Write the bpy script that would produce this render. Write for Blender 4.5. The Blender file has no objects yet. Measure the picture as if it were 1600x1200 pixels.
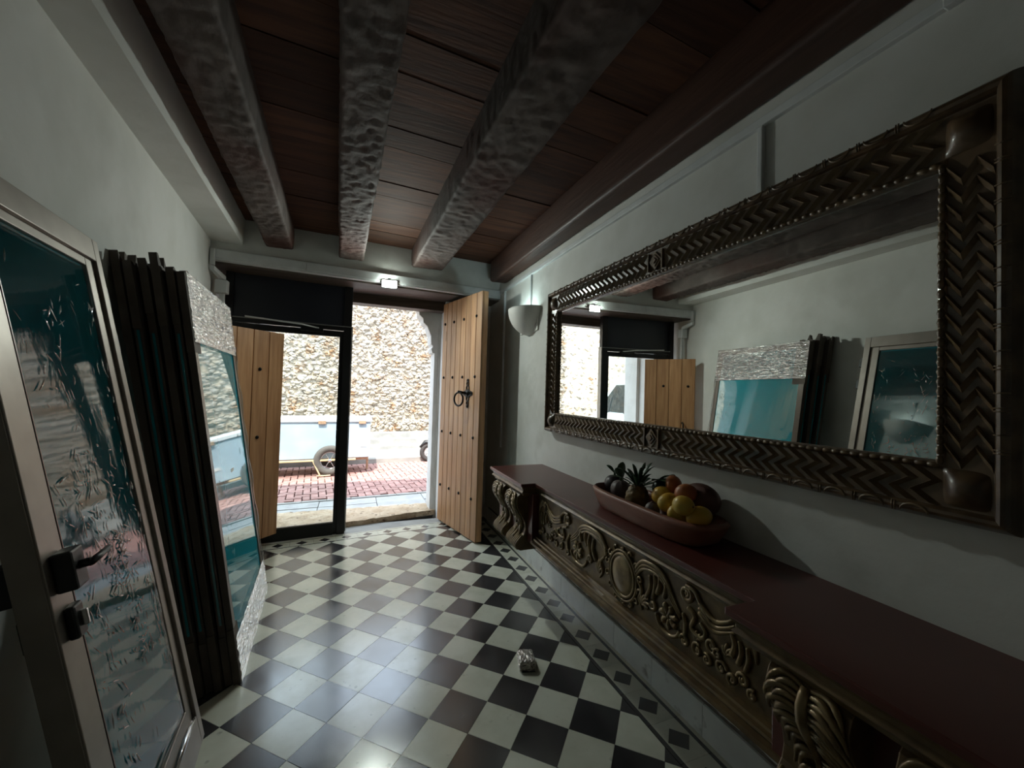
import bpy, math, random
from mathutils import Vector, Matrix, noise
random.seed(7)
V = Vector
scn = bpy.context.scene
COL = scn.collection

# ------------------------------------------------------------------ camera
YAW, PIT, ROL = (math.radians(a) for a in (21.19, 1.17, -1.70))
_f = V((math.sin(YAW), math.cos(YAW), 0)); _r = V((math.cos(YAW), -math.sin(YAW), 0)); _u = V((0, 0, 1))
_F = _f*math.cos(PIT) + _u*math.sin(PIT); _U = _u*math.cos(PIT) - _f*math.sin(PIT)
_R = _r*math.cos(ROL) - _U*math.sin(ROL); _U = _U*math.cos(ROL) + _r*math.sin(ROL)
cam_d = bpy.data.cameras.new('camera'); cam = bpy.data.objects.new('camera', cam_d); COL.objects.link(cam)
cam_d.sensor_width = 36; cam_d.sensor_fit = 'HORIZONTAL'; cam_d.lens = 630.6/1600*36; cam_d.clip_start = .02
m = Matrix((_R, _U, -_F)).transposed().to_4x4(); m.translation = V((0, 0, 1.5)); cam.matrix_world = m
scn.camera = cam

# ------------------------------------------------------------------ sky, sun, exposure
w = bpy.data.worlds.new('sky'); scn.world = w; w.use_nodes = True
bg = w.node_tree.nodes['Background']; bg.inputs[0].default_value = (.70, .84, 1, 1); bg.inputs[1].default_value = 2.5
sd = bpy.data.lights.new('sun_offscreen', 'SUN'); sd.energy = 4.8; sd.angle = math.radians(.6); sd.color = (1, .95, .86)
sun = bpy.data.objects.new('sun_offscreen', sd); COL.objects.link(sun)
SUNDIR = V((.16, .50, -1.0)).normalized()
sun.rotation_euler = SUNDIR.to_track_quat('-Z', 'Y').to_euler(); sun.location = (0, -3, 12)
vs = scn.view_settings; vs.view_transform = 'Standard'; vs.look = 'None'; vs.gamma = 1; vs.exposure = 1.1
try: vs.use_curve_mapping = False
except Exception: pass

# ------------------------------------------------------------------ materials
def _n(nt, t, **kw):
    n = nt.nodes.new(t)
    for k, v in kw.items():
        if k.startswith('i_'): n.inputs[k[2:].replace('_', ' ')].default_value = v
        else: setattr(n, k, v)
    return n
def c4(c): return (c[0], c[1], c[2], 1)
def mat(name, col, rough=.5, metal=0, col2=None, scale=5, detail=4, stretch=(1, 1, 1), lo=.35, hi=.65, bump=None,
        rnd=0, coat=0, ior=1.5, bumps='noise', spec=.5, rough2=None, col3=None, scale3=2.0, lo3=.55, hi3=.7):
    M = bpy.data.materials.new(name); M.use_nodes = True; nt = M.node_tree; L = nt.links.new
    p = nt.nodes['Principled BSDF']
    p.inputs['Base Color'].default_value = c4(col); p.inputs['Roughness'].default_value = rough
    p.inputs['Metallic'].default_value = metal; p.inputs['IOR'].default_value = ior
    p.inputs['Coat Weight'].default_value = coat; p.inputs['Coat Roughness'].default_value = .12
    p.inputs['Specular IOR Level'].default_value = spec
    tc = _n(nt, 'ShaderNodeTexCoord'); oi = _n(nt, 'ShaderNodeObjectInfo')
    mp = _n(nt, 'ShaderNodeMapping'); mp.inputs['Scale'].default_value = stretch
    off = _n(nt, 'ShaderNodeVectorMath', operation='SCALE'); off.inputs[0].default_value = (13, 7, 5)
    L(oi.outputs['Random'], off.inputs['Scale'])
    L(tc.outputs['Object'], mp.inputs['Vector']); L(off.outputs[0], mp.inputs['Location'])
    cur = None
    if col2:
        nz = _n(nt, 'ShaderNodeTexNoise'); nz.inputs['Scale'].default_value = scale; nz.inputs['Detail'].default_value = detail
        L(mp.outputs[0], nz.inputs['Vector'])
        cr = _n(nt, 'ShaderNodeValToRGB'); cr.color_ramp.elements[0].position = lo; cr.color_ramp.elements[1].position = hi
        cr.color_ramp.elements[0].color = c4(col); cr.color_ramp.elements[1].color = c4(col2)
        L(nz.outputs['Fac'], cr.inputs[0]); cur = cr.outputs[0]
        if rough2 is not None:
            mr = _n(nt, 'ShaderNodeMapRange'); mr.inputs[1].default_value = lo; mr.inputs[2].default_value = hi
            mr.inputs[3].default_value = rough; mr.inputs[4].default_value = rough2
            L(nz.outputs['Fac'], mr.inputs[0]); L(mr.outputs[0], p.inputs['Roughness'])
    if col3:
        n3 = _n(nt, 'ShaderNodeTexNoise'); n3.inputs['Scale'].default_value = scale3; n3.inputs['Detail'].default_value = 5
        L(mp.outputs[0], n3.inputs['Vector'])
        m3 = _n(nt, 'ShaderNodeMapRange'); m3.inputs[1].default_value = lo3; m3.inputs[2].default_value = hi3
        L(n3.outputs['Fac'], m3.inputs[0])
        x3 = _n(nt, 'ShaderNodeMixRGB'); L(m3.outputs[0], x3.inputs[0])
        if cur: L(cur, x3.inputs[1])
        else: x3.inputs[1].default_value = c4(col)
        x3.inputs[2].default_value = c4(col3); cur = x3.outputs[0]
    if rnd:
        hs = _n(nt, 'ShaderNodeHueSaturation'); mr = _n(nt, 'ShaderNodeMapRange')
        mr.inputs[3].default_value = 1-rnd; mr.inputs[4].default_value = 1+rnd
        L(oi.outputs['Random'], mr.inputs[0]); L(mr.outputs[0], hs.inputs['Value'])
        if cur: L(cur, hs.inputs['Color'])
        else: hs.inputs['Color'].default_value = c4(col)
        cur = hs.outputs[0]
    if cur: L(cur, p.inputs['Base Color'])
    if bump:
        bs, st = bump[0], bump[1]; dist = bump[2] if len(bump) > 2 else .01
        if bumps == 'noise':
            b = _n(nt, 'ShaderNodeTexNoise'); b.inputs['Scale'].default_value = bs; b.inputs['Detail'].default_value = 6; o = b.outputs['Fac']
        else:
            b = _n(nt, 'ShaderNodeTexVoronoi'); b.inputs['Scale'].default_value = bs; b.feature = 'SMOOTH_F1' if bumps == 'adze' else 'F1'; o = b.outputs['Distance']
        L(mp.outputs[0], b.inputs['Vector'])
        bp = _n(nt, 'ShaderNodeBump'); bp.inputs['Strength'].default_value = st; bp.inputs['Distance'].default_value = dist
        L(o, bp.inputs['Height']); L(bp.outputs[0], p.inputs['Normal'])
    return M
def emit(name, col, s):
    M = bpy.data.materials.new(name); M.use_nodes = True; nt = M.node_tree
    p = nt.nodes['Principled BSDF']; p.inputs['Base Color'].default_value = c4(col)
    p.inputs['Emission Color'].default_value = c4(col); p.inputs['Emission Strength'].default_value = s
    return M
def sheet(name, tint, fac, rough, bump=None, glossy=(1, 1, 1), ior=1.5):
    """clear sheet: tinted transparency with fresnel gloss on top (glass, plastic film)"""
    M = bpy.data.materials.new(name); M.use_nodes = True; nt = M.node_tree; L = nt.links.new
    nt.nodes.remove(nt.nodes['Principled BSDF']); out = nt.nodes['Material Output']
    t = _n(nt, 'ShaderNodeBsdfTransparent'); t.inputs[0].default_value = c4(tint)
    g = _n(nt, 'ShaderNodeBsdfGlossy'); g.inputs['Roughness'].default_value = rough; g.inputs[0].default_value = c4(glossy)
    fr = _n(nt, 'ShaderNodeFresnel'); fr.inputs[0].default_value = ior
    ad = _n(nt, 'ShaderNodeMath', operation='ADD'); ad.use_clamp = True; ad.inputs[1].default_value = fac
    L(fr.outputs[0], ad.inputs[0])
    mx = _n(nt, 'ShaderNodeMixShader'); L(ad.outputs[0], mx.inputs[0]); L(t.outputs[0], mx.inputs[1]); L(g.outputs[0], mx.inputs[2])
    L(mx.outputs[0], out.inputs[0])
    if bump:
        tc = _n(nt, 'ShaderNodeTexCoord'); mp = _n(nt, 'ShaderNodeMapping'); mp.inputs['Scale'].default_value = bump[3]
        nz = _n(nt, 'ShaderNodeTexNoise'); nz.inputs['Scale'].default_value = bump[0]; nz.inputs['Detail'].default_value = 3
        nz.inputs['Distortion'].default_value = 1.2
        bp = _n(nt, 'ShaderNodeBump'); bp.inputs['Strength'].default_value = bump[1]; bp.inputs['Distance'].default_value = bump[2]
        L(tc.outputs['Object'], mp.inputs[0]); L(mp.outputs[0], nz.inputs['Vector']); L(nz.outputs['Fac'], bp.inputs['Height'])
        L(bp.outputs[0], g.inputs['Normal']); L(bp.outputs[0], fr.inputs['Normal'])
    return M

MT = {}
MT['plaster'] = mat('plaster', (.62, .62, .58), .75, col2=(.70, .70, .67), scale=3, bump=(14, .25, .01), col3=(.52, .52, .48), scale3=1.6, lo3=.58, hi3=.8)
MT['plaster_blue'] = mat('plaster_blue', (.62, .62, .58), .72, col2=(.70, .70, .67), scale=4, bump=(12, .3, .01), col3=(.52, .52, .48), scale3=3, lo3=.58, hi3=.8)
MT['white_paint'] = mat('white_paint', (.72, .74, .74), .45, col2=(.62, .64, .64), scale=8)
MT['facade'] = mat('facade_white', (.78, .77, .74), .8, col2=(.70, .69, .66), scale=6, bump=(25, .25, .01))
MT['tile_w'] = mat('tile_cream', (.62, .62, .52), .17, col2=(.50, .50, .40), scale=7, detail=8, lo=.42, hi=.75, rnd=.07, rough2=.27, ior=1.8, col3=(.34, .33, .27), scale3=22, lo3=.66, hi3=.78)
MT['tile_b'] = mat('tile_black', (.024, .023, .025), .16, col2=(.046, .043, .046), scale=5, detail=8, lo=.3, hi=.75, rnd=.2, rough2=.27, ior=1.95)
MT['grout'] = mat('grout', (.11, .105, .095), .9)
MT['base_tile'] = mat('baseboard_tile', (.70, .72, .70), .28, col2=(.60, .61, .60), scale=5, col3=(.28, .26, .24), scale3=9, lo3=.62, hi3=.75)
MT['plank'] = mat('plank_brown', (.060, .028, .019), .78, spec=.2, col2=(.105, .046, .026), scale=4, stretch=(.6, 7, 1), bump=(9, .35, .006), rnd=.35)
MT['beam'] = mat('beam_hewn', (.066, .050, .043), .8, spec=.3, col2=(.115, .092, .082), scale=6, stretch=(1, .6, 1), bump=(34, .45, .01), col3=(.075, .034, .026), scale3=1.7, lo3=.5, hi3=.66)
MT['beam_red'] = mat('beam_red', (.055, .024, .016), .5, col2=(.085, .038, .024), scale=4, stretch=(5, .5, 5), bump=(7, .3, .008))
MT['lintel_wood'] = mat('lintel_wood', (.055, .038, .03), .55, col2=(.10, .072, .055), scale=6, stretch=(.4, 5, 5), bump=(9, .4, .008))
MT['door_wood'] = mat('door_wood', (.40, .20, .09), .42, col2=(.52, .29, .14), scale=5, stretch=(6, 6, .5), bump=(14, .12, .003), rnd=.14, col3=(.27, .12, .05), scale3=3, lo3=.5, hi3=.8)
MT['door_edge'] = mat('door_edge_dark', (.030, .020, .016), .5, col2=(.05, .03, .022), scale=5)
MT['iron'] = mat('black_iron', (.014, .013, .013), .4, .7, bump=(40, .3, .002))
MT['alu_black'] = mat('aluminium_black', (.018, .018, .019), .35, .4)
MT['alu_edge'] = mat('aluminium_trim', (.30, .30, .29), .35, .6)
MT['alu_tan'] = mat('aluminium_tan', (.27, .235, .205), .42, .6, col2=(.32, .28, .245), scale=9)
MT['alu_bronze'] = mat('aluminium_bronze', (.115, .098, .085), .36, .6)
MT['panel_navy'] = mat('transom_navy', (.010, .012, .020), .42, col2=(.014, .017, .027), scale=2)
MT['glass'] = sheet('clear_glass', (.96, .98, .97), 0, .0, ior=1.45)
MT['teal'] = mat('teal_solar_glass', (.014, .26, .33), .03, ior=2.3, col2=(.02, .29, .36), scale=1.5)
MT['film'] = sheet('protective_film', (.98, .99, .99), .0, .05, bump=(5, .03, .01, (2.6, 2.6, 1.0)), ior=1.3)
MT['wrap'] = sheet('stretch_wrap', (.90, .90, .88), .26, .2, bump=(9, 1.0, .03, (2.0, 1.2, 9)), glossy=(.92, .92, .9))
MT['crease'] = sheet('film_crease', (.93, .94, .94), .22, .10)
MT['card'] = mat('packing_card', (.085, .068, .055), .8, col2=(.13, .105, .085), scale=8, bump=(30, .3, .004))
MT['mirror'] = mat('mirror_silver', (.90, .93, .91), .0, 1)
MT['frame'] = mat('carved_frame', (.062, .037, .019), .36, col2=(.14, .088, .045), scale=18, detail=5, bump=(60, .2, .002), coat=.25)
MT['frame_hi'] = mat('carved_frame_worn', (.18, .12, .062), .34, col2=(.09, .055, .028), scale=22, bump=(60, .2, .002), coat=.25)
MT['gilt'] = mat('antique_gilt', (.165, .108, .045), .38, .25, col2=(.09, .055, .025), scale=16, bump=(50, .25, .002), coat=.15)
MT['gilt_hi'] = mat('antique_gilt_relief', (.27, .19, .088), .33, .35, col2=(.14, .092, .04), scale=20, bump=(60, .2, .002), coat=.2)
MT['console_red'] = mat('console_red_brown', (.105, .028, .022), .34, col2=(.085, .022, .018), scale=3, coat=.15)
MT['console_dark'] = mat('console_dark', (.035, .022, .017), .5, col2=(.05, .03, .022), scale=5)
MT['bowl'] = mat('bowl_wood', (.21, .075, .046), .42, col2=(.27, .11, .07), scale=5, stretch=(4, 1, 4), bump=(18, .25, .004))
MT['mango'] = mat('mango_skin', (.62, .33, .03), .36, col2=(.50, .36, .05), scale=6, col3=(.55, .16, .03), scale3=5, lo3=.58, hi3=.75)
MT['mango_red'] = mat('mango_red_skin', (.34, .07, .03), .38, col2=(.42, .16, .04), scale=6)
MT['dark_fruit'] = mat('dark_purple_skin', (.020, .015, .022), .4, col2=(.035, .028, .03), scale=7)
MT['purple_fruit'] = mat('grey_purple_skin', (.085, .06, .062), .5, col2=(.14, .105, .10), scale=6, bump=(30, .2, .003))
MT['brown_fruit'] = mat('brown_skin', (.10, .042, .032), .55, col2=(.15, .07, .052), scale=7, bump=(25, .25, .003))
MT['pine'] = mat('pineapple_skin', (.22, .13, .04), .55, col2=(.12, .08, .03), scale=20)
MT['leaf'] = mat('leaf_green', (.020, .050, .022), .45, col2=(.035, .075, .03), scale=12, rnd=.25)
MT['sconce'] = mat('sconce_plaster', (.74, .73, .69), .6, col2=(.68, .67, .63), scale=8)
MT['foil'] = mat('foil_wrap', (.62, .58, .52), .2, .75, col2=(.45, .41, .36), scale=30, bump=(45, .9, .01))
MT['stone'] = mat('rubble_stone', (.50, .415, .305), .9, col2=(.60, .545, .47), scale=9, bump=(14, .9, .05), rnd=.3, col3=(.42, .24, .12), scale3=4.0, lo3=.52, hi3=.70)
MT['mortar'] = mat('rubble_mortar', (.50, .41, .295), .95, col2=(.60, .53, .43), scale=2.5, bump=(10, .8, .05), col3=(.52, .36, .22), scale3=.9, lo3=.55, hi3=.75)
MT['paver'] = mat('brick_paver', (.33, .17, .145), .8, col2=(.42, .25, .22), scale=14, rnd=.16, bump=(40, .3, .004))
MT['joint'] = mat('paver_joint', (.14, .10, .09), .95)
MT['sidewalk'] = mat('sidewalk_slab', (.44, .43, .41), .8, col2=(.36, .35, .335), scale=6, rnd=.06, bump=(20, .3, .006))
MT['slab_white'] = mat('slab_pale', (.64, .64, .62), .7, col2=(.56, .56, .54), scale=6)
MT['sill'] = mat('sill_stone', (.46, .33, .21), .85, col2=(.60, .47, .33), scale=9, bump=(22, .9, .02), col3=(.20, .13, .08), scale3=18, lo3=.6, hi3=.7)
MT['concrete'] = mat('concrete', (.34, .33, .30), .85, col2=(.26, .25, .23), scale=4, bump=(18, .4, .01))
MT['cart_blue'] = mat('cart_sheet', (.48, .60, .68), .4, col2=(.40, .51, .60), scale=3, bump=(3, .35, .02), metal=.1)
MT['cart_lid'] = mat('cart_lid', (.72, .76, .78), .4)
MT['rust'] = mat('rusty_hinge', (.34, .20, .12), .7, col2=(.45, .30, .19), scale=30)
MT['bar_yellow'] = mat('bar_pale_wood', (.58, .45, .26), .6)
MT['rubber'] = mat('tyre_rubber', (.045, .04, .037), .8)
MT['tyre_dusty'] = mat('tyre_dusty', (.10, .09, .08), .85)
MT['chrome'] = mat('bright_metal', (.6, .6, .6), .2, 1)
MT['van'] = mat('van_paint', (.70, .76, .74), .3, coat=.4)
MT['van_glass'] = mat('van_windscreen', (.03, .036, .036), .06, ior=1.6)
MT['plastic_black'] = mat('plastic_black', (.012, .012, .013), .45)
MT['paper'] = mat('paper_sticker', (.75, .75, .72), .7)

# ------------------------------------------------------------------ mesh helpers
W = {}
class G:
    def __init__(s): s.v = []; s.f = []; s.mi = []
    def add(s, vs, fs, mi=0):
        o = len(s.v); s.v += [tuple(p) for p in vs]; s.f += [tuple(i+o for i in f) for f in fs]; s.mi += [mi]*len(fs); return s
    def box(s, x0, x1, y0, y1, z0, z1, mi=0):
        vs = [(x, y, z) for z in (z0, z1) for y in (y0, y1) for x in (x0, x1)]
        return s.hexa([vs[0], vs[1], vs[3], vs[2], vs[4], vs[5], vs[7], vs[6]], mi)
    def hexa(s, p, mi=0):   # 4 bottom ccw, 4 top ccw
        return s.add(p, [(3, 2, 1, 0), (4, 5, 6, 7), (0, 1, 5, 4), (1, 2, 6, 5), (2, 3, 7, 6), (3, 0, 4, 7)], mi)
    def obox(s, c, ax, ay, az, mi=0):  # centre and three half-axis vectors
        c = V(c); ax = V(ax); ay = V(ay); az = V(az)
        return s.hexa([c-ax-ay-az, c+ax-ay-az, c+ax+ay-az, c-ax+ay-az, c-ax-ay+az, c+ax-ay+az, c+ax+ay+az, c-ax+ay+az], mi)
    def prism(s, pts, ax, a, b, mi=0):
        n = len(pts)
        P = {'x': lambda t, p: (t, p[0], p[1]), 'y': lambda t, p: (p[0], t, p[1]), 'z': lambda t, p: (p[0], p[1], t)}[ax]
        vs = [P(a, p) for p in pts]+[P(b, p) for p in pts]
        return s.add(vs, [tuple(range(n))[::-1], tuple(range(n, 2*n))]+[(i, (i+1) % n, (i+1) % n+n, i+n) for i in range(n)], mi)
    def tube(s, pts, r, n=8, mi=0, squash=None, cap=True):
        pts = [V(p) for p in pts]; m = len(pts)
        R = r if isinstance(r, (list, tuple)) else [r]*m
        t0 = (pts[1]-pts[0]).normalized()
        ref = V((0, 0, 1)) if abs(t0.z) < .9 else V((1, 0, 0))
        a = t0.cross(ref).normalized(); vs = []
        for i, p in enumerate(pts):
            t = (pts[min(i+1, m-1)]-pts[max(i-1, 0)]).normalized()
            a = (a-t*a.dot(t)); a = a.normalized() if a.length > 1e-6 else t.orthogonal().normalized()
            b = t.cross(a)
            for k in range(n):
                q = 2*math.pi*k/n; d = (a*math.cos(q)+b*math.sin(q))*R[i]
                if squash: d = V((d.x*squash[0], d.y*squash[1], d.z*squash[2]))
                vs.append(p+d)
        fs = [(i*n+k, i*n+(k+1) % n, (i+1)*n+(k+1) % n, (i+1)*n+k) for i in range(m-1) for k in range(n)]
        if cap: fs += [tuple(range(n))[::-1], tuple(range((m-1)*n, m*n))]
        return s.add(vs, fs, mi)
    def ring(s, c, ax, R, r, n=24, k=8, mi=0, sy=1.0):
        c = V(c); ax = V(ax).normalized(); u = ax.orthogonal().normalized(); v = ax.cross(u); vs = []
        for i in range(n):
            q = 2*math.pi*i/n; d = u*math.cos(q)+v*math.sin(q)
            for j in range(k):
                e = 2*math.pi*j/k; vs.append(c+d*(R+r*math.cos(e))+ax*(r*math.sin(e)*sy))
        return s.add(vs, [(i*k+j, ((i+1) % n)*k+j, ((i+1) % n)*k+(j+1) % k, i*k+(j+1) % k) for i in range(n) for j in range(k)], mi)
    def grid(s, fn, nu, nv, mi=0, wrap=False):
        vs = [fn(i/(nu if wrap else nu-1), j/(nv-1)) for j in range(nv) for i in range(nu)]
        return s.add(vs, [(j*nu+i, j*nu+(i+1) % nu, (j+1)*nu+(i+1) % nu, (j+1)*nu+i) for j in range(nv-1) for i in range(nu if wrap else nu-1)], mi)
    def ball(s, c, r, nu=16, nv=10, fn=None, M=None, mi=0):
        c = V(c); r = r if isinstance(r, (tuple, list)) else (r, r, r)
        def f(u, v):
            th = 2*math.pi*u; ph = math.pi*min(max(v, .001), .999)
            d = V((math.sin(ph)*math.cos(th), math.sin(ph)*math.sin(th), -math.cos(ph)))
            k = fn(u, v, d) if fn else 1
            p = V((d.x*r[0], d.y*r[1], d.z*r[2]))*k
            return c+(M @ p if M else p)
        return s.grid(f, nu, nv, mi, wrap=True)
    def lathe(s, prof, n=24, c=(0, 0, 0), M=None, mi=0):
        c = V(c)
        def f(u, v):
            r, z = prof[round(v*(len(prof)-1))]
            p = V((r*math.cos(2*math.pi*u), r*math.sin(2*math.pi*u), z)); return c+(M @ p if M else p)
        return s.grid(f, n, len(prof), mi, wrap=True)
def link(o): COL.objects.link(o); return o
def tag(o, label=None, cat=None, group=None, kind=None):
    if label: o['label'] = label
    if cat: o['category'] = cat
    if group: o['group'] = group
    if kind: o['kind'] = kind
    return o
def setpar(o, wl, parent):
    W[o.name] = V(wl)
    if parent is not None:
        o.parent = parent; o.location = V(wl)-W[parent.name]
    else: o.location = wl
def obj(name, g, m, parent=None, smooth=False, bevel=0, label=None, kind=None, seg=2):
    me = bpy.data.meshes.new(name)
    xs = [[p[i] for p in g.v] for i in range(3)]
    b = V(((min(xs[0])+max(xs[0]))/2, (min(xs[1])+max(xs[1]))/2, min(xs[2])))
    me.from_pydata([(p[0]-b.x, p[1]-b.y, p[2]-b.z) for p in g.v], [], g.f)
    ms = m if isinstance(m, (list, tuple)) else [m]
    for k in ms: me.materials.append(MT[k] if isinstance(k, str) else k)
    if len(ms) > 1: me.polygons.foreach_set('material_index', g.mi)
    if smooth: me.polygons.foreach_set('use_smooth', [True]*len(g.f))
    me.update()
    import bmesh
    bm = bmesh.new(); bm.from_mesh(me); bmesh.ops.recalc_face_normals(bm, faces=bm.faces); bm.to_mesh(me); bm.free()
    o = link(bpy.data.objects.new(name, me)); setpar(o, b, parent)
    if bevel:
        md = o.modifiers.new('bevel', 'BEVEL'); md.width = bevel; md.segments = seg; md.limit_method = 'ANGLE'; md.angle_limit = math.radians(40)
    if label: o['label'] = label
    if kind: o['kind'] = kind
    return o
def inst(name, mesh, wl, parent=None, rz=0, scale=None, rot=None):
    o = link(bpy.data.objects.new(name, mesh)); setpar(o, V(wl), parent)
    if rot: o.rotation_euler = rot
    elif rz: o.rotation_euler = (0, 0, rz)
    if scale: o.scale = scale
    return o
def mesh(name, g, m, smooth=False):
    me = bpy.data.meshes.new(name); me.from_pydata(g.v, [], g.f)
    for k in (m if isinstance(m, (list, tuple)) else [m]): me.materials.append(MT[k])
    if isinstance(m, (list, tuple)) and len(m) > 1: me.polygons.foreach_set('material_index', g.mi)
    if smooth: me.polygons.foreach_set('use_smooth', [True]*len(g.f))
    me.update(); return me
def thing(name, loc, label, cat, group=None, kind=None):
    o = link(bpy.data.objects.new(name, None)); o.empty_display_size = .05; setpar(o, V(loc), None)
    return tag(o, label, cat, group, kind)
def st(o, label=None): o['kind'] = 'structure'; (label and o.__setitem__('label', label)); return o
def lerp(a, b, t): return a+(b-a)*t
def clip(poly, p0, nrm):      # keep the side where (p-p0).n >= 0
    out = []
    for i in range(len(poly)):
        a, b = poly[i], poly[(i+1) % len(poly)]
        da = (a[0]-p0[0])*nrm[0]+(a[1]-p0[1])*nrm[1]; db = (b[0]-p0[0])*nrm[0]+(b[1]-p0[1])*nrm[1]
        if da >= 0: out.append(a)
        if (da >= 0) != (db >= 0):
            t = da/(da-db); out.append((lerp(a[0], b[0], t), lerp(a[1], b[1], t)))
    return out
def area(p): return abs(sum(p[i][0]*p[(i+1) % len(p)][1]-p[(i+1) % len(p)][0]*p[i][1] for i in range(len(p))))/2

# ================================================================== THE SHELL
XR = 1.5
def XL(y): return -1.0-.08*(y-1.76) if y > .5 else -.899
def yb(x): return 4.11+.08*(x+1.2)           # face of the upper wall above the doorway
def yd(x): return 4.53+.105*(x+.05)          # plane of the black shop frame
ZC = 2.94
Y0 = -2.8
g = G(); g.box(XR, XR+.25, Y0, 4.9, -.05, 3.05)
wall_right = st(obj('wall_right', g, 'plaster_blue'), 'pale bluish plaster wall behind mirror and carved console')
g = G()
for a, b in ((Y0, .5), (.5, 4.9)):
    g.hexa([(XL(a)-.3, a, -.05), (XL(a), a, -.05), (XL(b), b, -.05), (XL(b)-.3, b, -.05), (XL(a)-.3, a, 3.05), (XL(a), a, 3.05), (XL(b), b, 3.05), (XL(b)-.3, b, 3.05)])
wall_left = st(obj('wall_left', g, 'plaster'), 'off-white plaster wall behind the leaning glass doors')
# plastered bulkhead along the top of the left wall
g = G()
def bulk(y, w): return [(XL(y)-.02, 2.715), (XL(y)+w, 2.715), (XL(y)+w+.01, 2.96), (XL(y)-.02, 2.96)]
A, B, C_ = [[(p[0], y, p[1]) for p in bulk(y, w)] for y, w in ((Y0, .14), (.5, .13), (4.14, .23))]
for P, Q in ((A, B), (B, C_)):
    g.add(P+Q, [(0, 1, 2, 3), (7, 6, 5, 4), (0, 4, 5, 1), (1, 5, 6, 2), (2, 6, 7, 3), (3, 7, 4, 0)])
st(obj('trim_1', g, 'plaster'), 'plastered bulkhead running along the top of left wall')
# wall above and beside the street doorway
g = G()
g.hexa([(-1.28, yb(-1.28), 2.565), (1.52, yb(1.52), 2.565), (1.52, 4.92, 2.565), (-1.28, 4.92, 2.565),
        (-1.28, yb(-1.28), 3.0), (1.52, yb(1.52), 3.0), (1.52, 4.92, 3.0), (-1.28, 4.92, 3.0)])
wall_back = st(obj('wall_back', g, 'plaster_blue'), 'bluish plaster wall band above the street doorway')
g = G(); g.box(.955, 1.52, 4.66, 5.2, -.05, 2.57); g.box(-1.35, -1.0, 4.62, 5.2, -.05, 2.57)
st(obj('wall_jamb', g, 'facade'), 'white plastered jambs of the street doorway')
g = G(); g.box(-8, -.95, 4.92, 5.2, -.05, 3.55); g.box(.93, 8, 4.92, 5.2, -.05, 3.55); g.box(-.95, .93, 4.92, 5.2, 2.50, 3.55)
st(obj('wall_front', g, 'facade'), 'white street facade around the doorway')
g = G(); g.box(-1.3, 1.75, Y0-.25, Y0, -.05, 3.05)
st(obj('wall_rear', g, 'plaster'), 'plaster wall closing the hall behind')
# stepped plaster corbel in the street corner of the doorway
g = G()
prof = [(.94, 1.93), (.86, 1.95), (.845, 2.0), (.865, 2.03), (.84, 2.06), (.835, 2.16), (.80, 2.24), (.79, 2.27), (.74, 2.31), (.735, 2.36), (.69, 2.40), (.685, 2.47), (.66, 2.505), (.94, 2.505)]
g.prism(prof, 'y', 4.93, 5.19); g.box(.885, .94, 4.93, 5.19, 0.02, 1.95)
st(obj('trim_2', g, 'facade', bevel=.006), 'white stepped corbel moulding at the doorway head')
# white wood moulding under the upper wall
g = G()
def strip(x0, x1, z0, z1, d0, d1, fy=yb):
    g.hexa([(x0, fy(x0)-d1, z0), (x1, fy(x1)-d1, z0), (x1, fy(x1)+d0, z0), (x0, fy(x0)+d0, z0), (x0, fy(x0)-d1, z1), (x1, fy(x1)-d1, z1), (x1, fy(x1)+d0, z1), (x0, fy(x0)+d0, z1)])
strip(-1.19, -.46, 2.567, 2.645, .02, .028); strip(-.457, 1.498, 2.567, 2.645, .02, .028); strip(-1.19, 1.498, 2.55, 2.568, .06, .022)
st(obj('trim_3', g, 'white_paint', bevel=.004), 'white moulding along the foot of the upper wall')
# dark wood lintel boards and head beam
lin = st(obj('trim_4', G().hexa([(-1.2, yb(-1.2)+.03, 2.535), (1.5, yb(1.5)+.03, 2.535), (1.5, 4.72, 2.535), (-1.2, 4.72, 2.535), (-1.2, yb(-1.2)+.03, 2.564), (1.5, yb(1.5)+.03, 2.564), (1.5, 4.72, 2.564), (-1.2, 4.72, 2.564)]), 'lintel_wood', bevel=.006), 'dark wooden lintel soffit over the doorway')
obj('head_beam', G().box(-1.15, .97, 4.72, 4.90, 2.43, 2.565), 'lintel_wood', lin, bevel=.008)

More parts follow.
